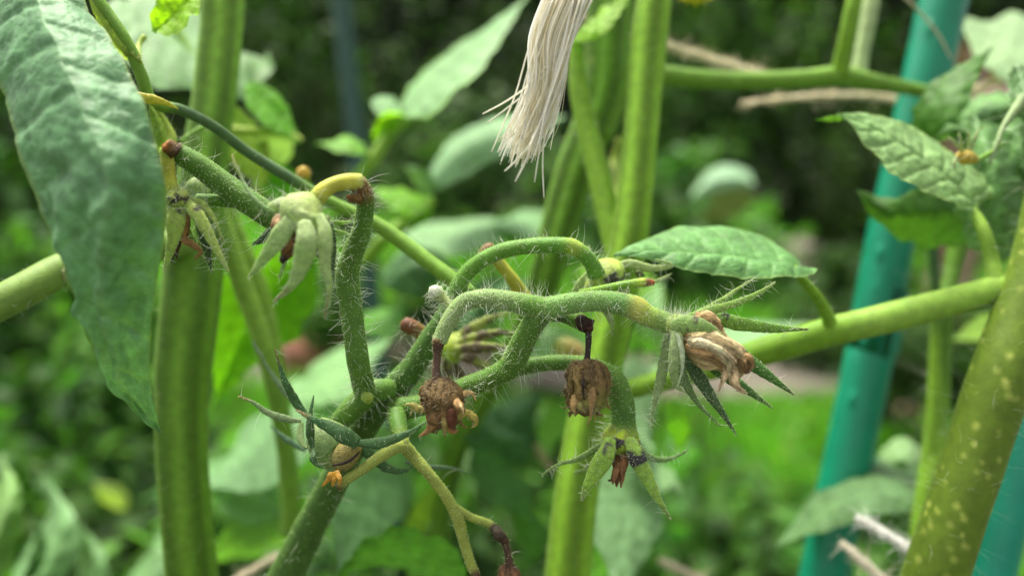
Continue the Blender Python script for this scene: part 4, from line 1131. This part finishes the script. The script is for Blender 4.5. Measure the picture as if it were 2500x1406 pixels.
# the crumpled corolla: fluted tube and its curled petals
PT = (.62, .50, .33)
tube('petal_tube', c1, [(1668, 820, D - .001, 50, (.44, .30, .17)), (1700, 832, D - .002, 76, PT), (1738, 848, D - .003, 92), (1768, 866, D - .003, 84, (.70, .58, .42)), (1790, 892, D - .003, 62, PT), (1800, 915, D - .003, 44)], M_DRY, k=60, n=60, ridge=13, ramp=.30, lump=.28, twist=1.1, asp=.75)
for pts, w_, cc in [
    ([(1690, 822, D - .004), (1740, 822, D - .006), (1785, 848, D - .006), (1815, 880, D - .005), (1822, 905, D - .004)], 26, (.72, .60, .44)),
    ([(1680, 830, D - .005), (1720, 838, D - .007), (1758, 858, D - .007), (1778, 890, D - .006), (1780, 925, D - .005)], 20, (.84, .76, .62)),
    ([(1676, 842, D - .004), (1712, 862, D - .006), (1745, 876, D - .006), (1765, 900, D - .005)], 20, (.5, .33, .19)),
    ([(1700, 775, D - .002), (1730, 775, D - .004), (1752, 795, D - .004), (1757, 822, D - .004)], 30, (.55, .38, .24)),
    ([(1715, 768, D - .002), (1745, 782, D - .003), (1765, 815, D - .004), (1790, 850, D - .005)], 18, (.62, .47, .33)),
    ([(1778, 900, D - .005), (1768, 920, D - .005), (1762, 935, D - .005), (1754, 956, D - .005)], 14, (.72, .56, .42)),
    ([(1790, 905, D - .005), (1793, 930, D - .005), (1803, 948, D - .005), (1825, 961, D - .005)], 20, (.70, .54, .40)),
    ([(1812, 868, D - .004), (1828, 872, D - .005), (1834, 890, D - .005), (1822, 906, D - .005), (1810, 898, D - .005)], 20, (.30, .19, .10)),
    ([(1800, 862, D - .004), (1812, 880, D - .0055), (1818, 896, D - .0055), (1812, 908, D - .005)], 16, (.36, .24, .13)),
]:
    sepal(c1, pts, w_, cc, name='petal', mat=M_DRY, hairs=0, specks=0, asp=.45, lump=.55, base=.8, peak=.4, ridge=4, ramp=.5, k=16, n=40, twist=1.5)

def strips(parent, ax, n, c, w_, d, seed, tail=20, hc=(.6, .48, .3)):
    """dried sepal strips pressed round a bud body; ax rows (x, y, width)"""
    r2 = random.Random(seed)
    a = crom(ax, 7)
    for q in range(n):
        ang = q / n * 2 * math.pi + r2.uniform(-.2, .2)
        st = r2.choice([0, 0, 1]); en = r2.choice([5, 6, 6])
        pts = []
        for i in range(st, en + 1):
            rr = a[i][2] * .5 * (1.02 + r2.uniform(-.06, .10))
            an = ang + .25 * math.sin(i * 1.3 + q)
            pts.append((a[i][0] + math.cos(an) * rr, a[i][1] + r2.uniform(-2, 2), d - math.sin(an) * rr * d / F))
        l_ = pts[-1]
        if r2.random() < .8:
            pts.append((l_[0] + r2.uniform(-9, 9) + math.cos(ang) * 8, l_[1] + r2.uniform(4, tail), l_[2] - .0004 * r2.random()))
            pts.append((pts[-1][0] + r2.uniform(-6, 6) + math.cos(ang) * 4, pts[-1][1] + r2.uniform(1, tail * .5), l_[2]))
        k_ = r2.uniform(.55, 1.5)
        sepal(parent, pts, w_ * r2.uniform(.6, 1.3), tuple(v * k_ for v in c), name='dried_sepal', mat=M_DRY, hairs=90, specks=60, hl=19, asp=.35, lump=1.1, base=.6, peak=.45, hc=hc, hr=1.25, n=40)


r3 = random.Random(4)
for q in range(22):
    v = q / 21
    x0, y0 = 1674 + 34 * v, 858 - 48 * v + r3.uniform(-3, 3)
    x1, y1 = 1768 + 40 * v + r3.uniform(-6, 6), 912 - 56 * v + r3.uniform(-8, 8)
    bow = 10 + 10 * v
    z = D - .003 - .004 * math.sin(math.pi * v)
    k_ = r3.uniform(.5, 1.15)
    sepal(c1, [(x0, y0, z + .001), (x0 * .7 + x1 * .3 + bow * .3, y0 * .7 + y1 * .3 - bow * .6, z), (x0 * .35 + x1 * .65 + bow * .5, y0 * .35 + y1 * .65 - bow * .6, z), (x1, y1, z + .0006), (x1 + r3.uniform(-4, 6), y1 + r3.uniform(4, 14), z + .001)],
          r3.uniform(4, 9), (.84 * k_, .70 * k_, .56 * k_), name='petal_crease', mat=M_DRY, hairs=0, specks=0, asp=.5, lump=.7, base=.8, peak=.5, k=8, n=30)

# --- the two hanging brown buds
c2 = calyx('brown shrivelled flower hanging on the left end, with curled tips', P(1078, 985, .1185))
BB = (.13, .085, .04)
tube('ovary', c2, [(1066, 926, D, 28, BRN), (1072, 940, D, 58, BB), (1076, 960, D, 80, (.16, .10, .045)), (1080, 985, D, 86, BB), (1086, 1008, D, 74, (.22, .13, .07)), (1092, 1028, D, 64), (1096, 1042, D, 40, BRN)], M_DRY, k=40, n=40, ridge=9, ramp=.16, lump=.5, hairs=700, specks=900, hl=13, hc=(.55, .42, .26))
strips(c2, [(1067, 928, 30), (1072, 942, 62), (1076, 960, 84), (1080, 985, 90), (1086, 1006, 80), (1091, 1024, 62), (1094, 1036, 46)], 17, (.17, .115, .055), 17, D, 3)
for pts, w_, cc, h_ in [
    ([(1040, 1000, D), (1022, 998, D), (1005, 988, D), (988, 988, D)], 20, (.38, .36, .12), 20),
    ([(1010, 993, D), (1006, 1003, D), (1002, 1014, D)], 6, (.45, .42, .2), 4),
    ([(1118, 975, D), (1136, 962, D), (1152, 960, D), (1162, 978, D)], 14, (.55, .40, .22), 30),
    ([(1112, 968, D + .001), (1130, 958, D + .001), (1148, 956, D + .001), (1164, 962, D + .001)], 10, (.34, .26, .12), 30),
    ([(1112, 1018, D - .001), (1138, 1008, D - .001), (1158, 1020, D - .001), (1162, 1035, D - .001), (1150, 1044, D - .001)], 22, (.38, .34, .10), 30),
    ([(1064, 1015, D - .001), (1055, 1035, D - .001), (1040, 1055, D - .001), (1022, 1066, D - .001)], 22, (.34, .20, .10), 12),
    ([(1082, 1010, D - .002), (1086, 1030, D - .003), (1086, 1050, D - .003), (1084, 1066, D - .003)], 18, (.30, .24, .09), 12),
    ([(1098, 1000, D - .003), (1102, 1020, D - .003), (1104, 1040, D - .003), (1106, 1052, D - .003)], 24, (.12, .04, .02), 0),
    ([(1092, 1042, D - .002), (1102, 1052, D - .002), (1112, 1054, D - .002), (1118, 1046, D - .002)], 12, (.36, .20, .09), 0),
    ([(1112, 978, D - .003), (1122, 990, D - .004), (1130, 1002, D - .004), (1130, 1014, D - .003)], 22, (.36, .22, .12), 0),
    ([(1122, 986, D - .0042), (1129, 998, D - .0046), (1131, 1012, D - .0042)], 8, (.75, .58, .38), 0),
    ([(1104, 1040, D), (1112, 1030, D), (1116, 1018, D)], 6, (.2, .1, .05), 0),
]:
    sepal(c2, pts, w_, cc, mat=M_DRY, hairs=h_, specks=20, asp=.55, lump=.5, hl=16, base=.9)
c3 = calyx('brown shrivelled flower hanging on the black pedicel', P(1435, 945, .12))
D3 = .1195
tube('ovary', c3, [(1432, 880, D3, 36, BB), (1433, 890, D3, 66, (.15, .09, .04)), (1434, 910, D3, 86, BB), (1435, 935, D3, 92, (.17,.12,.05)), (1434, 960, D3, 88, (.20,.18,.06)), (1431, 985, D3, 74, (.22,.22,.07)), (1429, 1004, D3, 56, (.16, .10, .05))], M_DRY, k=40, n=40, ridge=9, ramp=.14, lump=.35, hairs=700, specks=900, hl=13, hc=(.58, .46, .30))
strips(c3, [(1432, 882, 38), (1433, 895, 72), (1434, 915, 88), (1435, 938, 92), (1433, 962, 88), (1431, 985, 76), (1429, 1002, 58)], 16, (.17, .125, .05), 15, D3, 8, tail=12)
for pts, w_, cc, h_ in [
    ([(1424, 922, D3 - .0032), (1423, 940, D3 - .0034), (1425, 960, D3 - .0032), (1427, 975, D3 - .003)], 8, BLK, 0),  # not a sepal: black strip painting the shade in the bud's slit
    ([(1400, 955, D3), (1398, 975, D3 - .001), (1392, 985, D3 - .001), (1388, 982, D3 - .001)], 18, (.22, .11, .05), 6),
    ([(1402, 965, D3 - .002), (1402, 985, D3 - .002), (1400, 1000, D3 - .002), (1404, 1008, D3 - .002)], 20, (.50, .34, .18), 6),
    ([(1458, 950, D3), (1476, 962, D3), (1481, 980, D3), (1472, 994, D3), (1458, 994, D3)], 9, (.24, .26, .07), 24),
    ([(1444, 945, D3 - .003), (1446, 975, D3 - .003), (1444, 1000, D3 - .003), (1441, 1015, D3 - .003)], 18, (.34, .22, .12), 20),
    ([(1456, 950, D3 - .002), (1458, 975, D3 - .002), (1456, 995, D3 - .002), (1450, 1012, D3 - .002)], 20, (.30, .32, .13), 30),
    ([(1446, 1004, D3 - .001), (1442, 1018, D3 - .001), (1436, 1028, D3 - .001), (1435, 1038, D3 - .001)], 6, (.40, .30, .14), 0),
    ([(1450, 1000, D3 - .001), (1452, 1014, D3 - .001), (1455, 1025, D3 - .001)], 5, (.38, .28, .12), 0),
    ([(1412, 985, D3 - .003), (1420, 1000, D3 - .003), (1430, 1006, D3 - .003)], 14, (.26, .25, .1), 12),
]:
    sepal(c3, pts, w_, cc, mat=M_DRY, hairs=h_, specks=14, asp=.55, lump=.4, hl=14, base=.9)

# --- calyx at the far left, half hidden by the big leaf
c4 = calyx('speckled pale green calyx beside the edge of the big front leaf', P(430, 490, .115))
E = .115
tube('receptacle', c4, [(418, 470, E, 40, YELG), (430, 482, E, 56, (.44, .52, .10)), (440, 492, E, 54), (446, 502, E, 36)], M_SEPAL, k=18, hairs=160, specks=300, hl=34, lump=.15, spots=(.2, 800, (.07, .06, .04), (.3, 1)))
SL = (.44, .54, .12)
sepal(c4, [(428, 485, E), (430, 530, E - .001), (424, 580, E - .001), (412, 625, E - .001), (401, 663, E - .001)], 44, SL, hairs=60, specks=700, hl=30, spots=(.12, 700, (.07, .06, .04), (.08, .32)), asp=.3, peak=.25)
sepal(c4, [(450, 488, E), (478, 520, E - .001), (508, 570, E - .001), (535, 620, E - .001), (559, 663, E - .001)], 36, SL, hairs=140, specks=600, hl=46, spots=(.15, 700, (.07, .06, .04), (.1, .32)), asp=.35)
sepal(c4, [(425, 488, E + .002), (405, 520, E + .003), (385, 570, E + .003), (372, 620, E + .004)], 26, SL, hairs=60, specks=200, hl=40)
sepal(c4, [(462, 485, E + .001), (495, 500, E + .001), (525, 540, E + .001), (548, 598, E + .002)], 20, SL, hairs=110, specks=200, hl=46)
sepal(c4, [(470, 495, E + .002), (505, 540, E + .002), (530, 580, E + .002), (548, 625, E + .002)], 22, (.2, .34, .07), hairs=110, specks=300, hl=44)
sepal(c4, [(480, 530, E + .003), (500, 580, E + .003), (510, 630, E + .003), (517, 668, E + .003)], 28, SEPD, hairs=30, specks=200)
sepal(c4, [(455, 545, E + .003), (465, 575, E + .003), (482, 600, E + .003), (500, 640, E + .003)], 14, SW, hairs=10, specks=60)
for pts, w_, cc in [
    ([(455, 510, E + .001), (448, 545, E + .001), (445, 580, E + .001), (470, 597, E + .001), (490, 615, E + .001), (474, 634, E + .001)], 24, (.36, .20, .10)),
    ([(450, 515, E + .002), (452, 550, E + .002), (458, 578, E + .002)], 30, (.28, .15, .07)),
    ([(440, 560, E + .001), (434, 590, E + .001), (430, 615, E + .001), (432, 632, E + .001)], 18, BRN),
    ([(424, 615, E + .001), (418, 628, E + .001), (420, 640, E + .001)], 14, BLK),
]:
    sepal(c4, pts, w_, cc, name='petal', mat=M_DRY, hairs=0, specks=0, asp=.5, lump=.4, base=.8)
tube('receptacle', c4, [(455, 470, .128, 20, SEPL), (480, 455, .128, 46), (500, 475, .128, 30)], M_SEPAL, hairs=160, hl=26, label='second pale woolly calyx just behind')

# --- the calyx hanging from the yellow pedicel
c5 = calyx('pale grey green calyx hanging from the bright yellow pedicel', P(740, 520, .105))
E = .1085
PL = (.40, .50, .18)
tube('receptacle', c5, [(768, 496, E + .002, 44, YELG), (754, 502, E, 84, (.44, .54, .16)), (742, 516, E, 124, PL), (742, 536, E, 110), (744, 556, E + .001, 56)], M_SEPAL, k=20, hairs=420, specks=300, hl=36, lump=.2, asp=.8)
tube('receptacle', c5, [(660, 505, E + .002, 20, PL), (690, 500, E + .001, 40, (.42, .48, .26)), (730, 508, E + .001, 50)], M_SEPAL, k=14, hairs=160, specks=60, hl=30, lump=.2)
sepal(c5, [(715, 525, E - .002), (690, 565, E - .003), (660, 610, E - .003), (630, 650, E - .002), (606, 678, E - .001)], 48, (.34, .46, .17), hairs=160, specks=500, hl=26, asp=.2, peak=.3)
sepal(c5, [(742, 540, E - .004), (748, 590, E - .005), (736, 645, E - .004), (712, 695, E - .003), (667, 738, E - .001)], 56, (.36, .48, .18), hairs=180, specks=600, hl=26, asp=.2, tipc=RUST, peak=.3)
sepal(c5, [(780, 525, E - .002), (795, 575, E - .003), (793, 640, E - .003), (804, 705, E - .002), (792, 778, E - .001)], 38, (.38, .50, .18), hairs=170, specks=460, hl=26, asp=.25, tipc=RUST)
sepal(c5, [(690, 525, E + .001), (660, 518, E), (620, 485, E), (592, 440, E + .001), (566, 378, E + .002)], 17, (.16, .28, .08), hairs=70, specks=100, hl=30, asp=.6, tipc=(.4, .3, .1))
sepal(c5, [(808, 545, E + .004), (814, 600, E + .006), (812, 660, E + .007), (812, 712, E + .008)], 16, SEPD, hairs=60, specks=60, hl=26)
sepal(c5, [(800, 540, E + .006), (830, 545, E + .007), (850, 542, E + .008), (872, 540, E + .009)], 12, (.25, .40, .05), hairs=20, specks=20)
sepal(c5, [(800, 560, E + .008), (840, 570, E + .009), (880, 585, E + .01)], 14, (.26, .38, .09), hairs=20, specks=20)
sepal(c5, [(700, 620, E + .004), (692, 650, E + .005), (680, 680, E + .006)], 14, (.3, .4, .2), hairs=20, specks=20)
sepal(c5, [(660, 560, E + .008), (640, 585, E + .009), (615, 598, E + .01)], 24, (.08, .15, .07), hairs=60, specks=20)
for pts, w_, cc in [
    ([(722, 545, E + .0005), (712, 590, E + .0005), (700, 620, E), (688, 640, E)], 44, (.16, .08, .045)),
    ([(708, 570, E), (700, 600, E - .0005), (692, 622, E - .0005)], 24, (.30, .15, .08)),
    ([(772, 560, E + .001), (772, 590, E + .001), (775, 612, E + .002)], 26, (.22, .13, .08)),
    ([(690, 530, E), (678, 550, E - .0005), (672, 572, E)], 36, (.58, .36, .25)),
    ([(696, 622, E), (690, 635, E - .0005), (692, 644, E)], 18, BLK),
]:
    sepal(c5, pts, w_, cc, name='petal', mat=M_DRY, hairs=10, specks=0, asp=.6, lump=.4, base=.8, ridge=4, ramp=.4, k=16, hl=14)

# --- star of sepals low at the left
c6 = calyx('calyx with long curved dark green sepals and an orange petal remnant', P(840, 1080, .12))
E = .1215
tube('receptacle', c6, [(770, 1040, E + .004, 60, SEPL), (795, 1070, E + .003, 100, (.22, .32, .11)), (825, 1100, E + .003, 100), (850, 1118, E + .002, 74, (.34, .34, .14))], M_SEPAL, k=20, lump=.12, hairs=120, specks=160, hl=20)
tube('ovary', c6, [(868, 1078, E, 44, (.34, .30, .12)), (852, 1100, E, 60, (.32, .28, .11)), (838, 1122, E, 60, (.26, .24, .10)), (828, 1138, E, 44)], M_DRY, k=18)
tube('black_rim', c6, [(812, 1136, E - .003, 5, BLK), (840, 1130, E - .0042, 7), (862, 1118, E - .004, 7), (878, 1102, E - .003, 4)], M_DRY, k=8)
DS = (.065, .16, .045)
sepal(c6, [(872, 1082, E - .003), (835, 1060, E - .004), (795, 1038, E - .004), (762, 1022, E - .004), (722, 1000, E - .003)], 42, DS, hairs=16, specks=160, asp=.5, tipc=(.4, .2, .08), peak=.2, base=.8)
sepal(c6, [(748, 1015, E - .001), (722, 980, E - .001), (700, 940, E - .002), (685, 900, E - .002), (671, 852, E - .002)], 24, DS, hairs=12, specks=80, asp=.5, tipc=(.3, .15, .06))
sepal(c6, [(735, 1028, E), (695, 1022, E), (650, 1005, E), (618, 982, E), (582, 967, E)], 20, (.19, .28, .11), hairs=16, specks=60, asp=.4, tipc=(.4, .2, .08), base=.4)
sepal(c6, [(872, 1080, E - .003), (920, 1082, E - .004), (965, 1070, E - .004), (1010, 1050, E - .003), (1050, 1022, E)], 30, DS, hairs=8, specks=100, asp=.5)
sepal(c6, [(762, 1092, E - .001), (757, 1050, E - .002), (758, 1010, E - .002), (766, 965, E - .001)], 22, DS, hairs=20, specks=50, asp=.5)
sepal(c6, [(870, 1085, E + .001), (905, 1110, E + .002), (945, 1142, E + .003), (985, 1150, E + .004), (1006, 1138, E + .004)], 30, DS, hairs=8, specks=80, asp=.5)
sepal(c6, [(990, 1128, E + .012), (1050, 1140, E + .014), (1100, 1142, E + .016), (1145, 1155, E + .018)], 14, (.12, .2, .1), hairs=10, specks=0)
sepal(c6, [(735, 1030, E + .004), (732, 1062, E + .003), (745, 1090, E + .002), (775, 1098, E + .002)], 20, (.2, .3, .1), hairs=20, specks=20)
sepal(c6, [(768, 1098, E), (764, 1118, E - .001), (775, 1135, E - .001), (795, 1143, E - .001)], 18, DS, hairs=6, specks=20)
sepal(c6, [(640, 870, E + .03), (625, 850, E + .03), (617, 830, E + .03)], 12, (.16, .24, .12), hairs=0, specks=0)
sepal(c6, [(758, 1020, E + .03), (700, 960, E + .03), (655, 900, E + .03), (620, 835, E + .03)], 16, (.16, .25, .12), hairs=0, specks=0)
sepal(c6, [(745, 1100, E + .02), (700, 1072, E + .02), (660, 1040, E + .02)], 18, (.1, .2, .1), hairs=0, specks=0)
for pts in [[(822, 1155, E - .002), (806, 1165, E - .003), (795, 1178, E - .003), (786, 1186, E - .003)], [(825, 1160, E - .002), (815, 1172, E - .003), (812, 1188, E - .003)], [(820, 1150, E - .002), (830, 1168, E - .003), (828, 1186, E - .003)]]:
    sepal(c6, pts, 18, (.50, .26, .02), name='petal', hairs=0, specks=0, asp=.3, lump=.5, base=.8)

# --- calyx with black blotches low in the middle
c7 = calyx('yellow green calyx with black blotches and a brown withered flower', P(1515, 1065, .128))
E = .128
tube('receptacle', c7, [(1520, 1040, E, 60, (.26, .36, .06)), (1517, 1056, E, 78, (.42, .55, .03)), (1514, 1075, E, 92, (.36, .50, .04)), (1512, 1094, E, 80, (.30, .42, .04)), (1512, 1104, E, 50)], M_SEPAL, k=40, n=26, ridge=5, ramp=.18, hairs=300, specks=300, hl=34, spots=(-.02, 560, (.05, .045, .05), (.35, .95)))
G7 = (.28, .46, .055)
sepal(c7, [(1490, 1070, E - .003), (1478, 1110, E - .004), (1455, 1150, E - .004), (1432, 1190, E - .004), (1420, 1222, E - .003)], 50, G7, hairs=60, specks=500, hl=18, asp=.3, peak=.35, spots=(.05, 560, (.05, .045, .05), (.08, .22)), tipc=(.3, .36, .18))
sepal(c7, [(1535, 1070, E - .003), (1555, 1115, E - .004), (1580, 1165, E - .004), (1605, 1215, E - .004), (1638, 1268, E - .003)], 46, (.30, .48, .07), hairs=60, specks=600, hl=24, asp=.3, spots=(.0, 560, (.05, .045, .05), (.1, .3)), tipc=(.15, .2, .08))
sepal(c7, [(1488, 1072, E - .001), (1455, 1095, E - .001), (1410, 1120, E), (1360, 1135, E), (1322, 1160, E)], 18, (.19, .30, .08), hairs=120, specks=100, hl=40, asp=.5)
sepal(c7, [(1485, 1080, E + .004), (1460, 1115, E + .005), (1435, 1140, E + .006), (1400, 1158, E + .007)], 16, (.14, .22, .06), hairs=60, specks=20, hl=30)
sepal(c7, [(1560, 1090, E + .002), (1585, 1115, E + .003), (1620, 1122, E + .004), (1655, 1112, E + .004), (1680, 1098, E + .004)], 18, (.18, .30, .09), hairs=70, specks=60, hl=30, asp=.5)
for pts, w_, cc in [
    ([(1518, 1090, E - .001), (1515, 1125, E - .001), (1508, 1160, E - .001), (1505, 1188, E - .001)], 32, (.20, .10, .055)),
    ([(1510, 1130, E - .003), (1500, 1160, E - .003), (1496, 1182, E - .003)], 16, (.30, .16, .09)),
    ([(1522, 1110, E - .003), (1520, 1150, E - .003), (1516, 1190, E - .003)], 18, (.26, .13, .07)),
    ([(1497, 1165, E - .002), (1490, 1172, E - .002), (1484, 1172, E - .002)], 6, (.12, .06, .04)),
]:
    sepal(c7, pts, w_, cc, name='petal', mat=M_DRY, hairs=0, specks=0, asp=.6, lump=.35, base=.7, ridge=4, ramp=.4, k=16)

# --- blurred calyx at the end of the long arch
c8 = calyx('blurred yellow green calyx at the end of the arching pedicel', P(1470, 670, .131))
E = .131
tube('receptacle', c8, [(1448, 648, E, 40, YELG), (1462, 662, E, 90, (.38, .48, .07)), (1475, 680, E, 110, (.34, .44, .08)), (1485, 700, E, 80)], M_SEPAL, k=24, ridge=5, ramp=.12, hairs=260, hl=36, spots=(.1, 500, (.06, .05, .05), (.5, 1)))
for pts, w_ in [([(1495, 650, E), (1540, 645, E), (1590, 655, E), (1640, 648, E), (1600, 632, E)], 26), ([(1435, 670, E), (1410, 705, E + .001), (1395, 745, E + .002)], 30), ([(1470, 700, E), (1475, 740, E), (1490, 780, E + .001), (1498, 820, E + .002)], 30),
                ([(1500, 690, E), (1530, 720, E), (1545, 760, E)], 24), ([(1550, 700, E + .002), (1590, 692, E + .002), (1640, 668, E + .003)], 14), ([(1440, 650, E + .002), (1430, 620, E + .003), (1440, 600, E + .004)], 16)]:
    sepal(c8, pts, w_, (.33, .42, .15), hairs=50, specks=0, hl=26)
sepal(c8, [(1552, 665, .13), (1562, 668, .13), (1574, 674, .13)], 20, (.10, .14, .05), name='petal', mat=M_DRY, hairs=0, specks=0)

# --- striped calyx behind, facing right
c9 = calyx('blurred streaky calyx behind, its sepals fanned to the right', P(1100, 850, .14))
E = .152
tube('receptacle', c9, [(1075, 850, E, 40, YELG), (1095, 848, E, 66, (.38, .50, .03)), (1120, 850, E, 80, (.3, .36, .06))], M_SEPAL, k=18, hairs=100, hl=30)
for pts in [[(1105, 835, E), (1150, 805, E), (1200, 775, E + .001), (1250, 765, E + .002)], [(1110, 842, E - .002), (1160, 825, E - .003), (1220, 812, E - .003), (1270, 815, E - .002)],
            [(1110, 852, E - .003), (1165, 848, E - .004), (1230, 850, E - .004), (1275, 862, E - .003)], [(1108, 862, E - .002), (1150, 875, E - .003), (1200, 905, E - .003), (1235, 935, E - .002)],
            [(1100, 870, E), (1115, 905, E), (1150, 935, E), (1195, 955, E)], [(1090, 870, E + .002), (1090, 910, E + .003), (1110, 950, E + .004)]]:
    sepal(c9, pts, 30, (.28, .33, .06), hairs=60, specks=0, hl=26, spots=(-.02, 600, (.12, .09, .04), (.1, .8)))

# --- bits behind and the last dried bud at the bottom edge
to_ground(T_, 662, 1466, .152, 84, TD, foot=P(500, 2300, .2), name='lower_stalk')
c10 = calyx('dried brown bud on the dark twig at the bottom edge', P(1242, 1400, .13))
tube('ovary', c10, [(1243, 1376, .13, 24, BRN), (1241, 1390, .13, 46, (.16, .08, .05)), (1240, 1410, .13, 52, (.20, .11, .06)), (1238, 1436, .13, 36)], M_DRY, k=24, ridge=7, ramp=.2, lump=.3, hairs=120, hl=14, hc=(.5, .38, .25))
tube('withered_knot', T_, [(1202, 1284, .128, 14, BLK), (1218, 1300, .1275, 26, (.08, .06, .05)), (1232, 1322, .128, 18, BRN)], M_DRY, lump=.6)
c11 = calyx('small blurred yellow bud behind the dark stalk at the upper left', P(742, 425, .16))
tube('bud', c11, [(745, 470, .16, 22, SW), (743, 445, .16, 24), (741, 428, .16, 34, (.55, .36, .04)), (740, 412, .16, 30)], M_SEPAL, hairs=20, hl=18)
c12 = calyx('blurred pale orange bud behind the second brown flower', P(1390, 850, .15))
tube('bud', c12, [(1352, 846, .2, 26, (.3, .36, .08)), (1375, 848, .2, 54, (.40, .38, .10)), (1402, 856, .2, 50, (.45, .32, .10)), (1424, 868, .2, 26)], M_SEPAL, lump=.2)
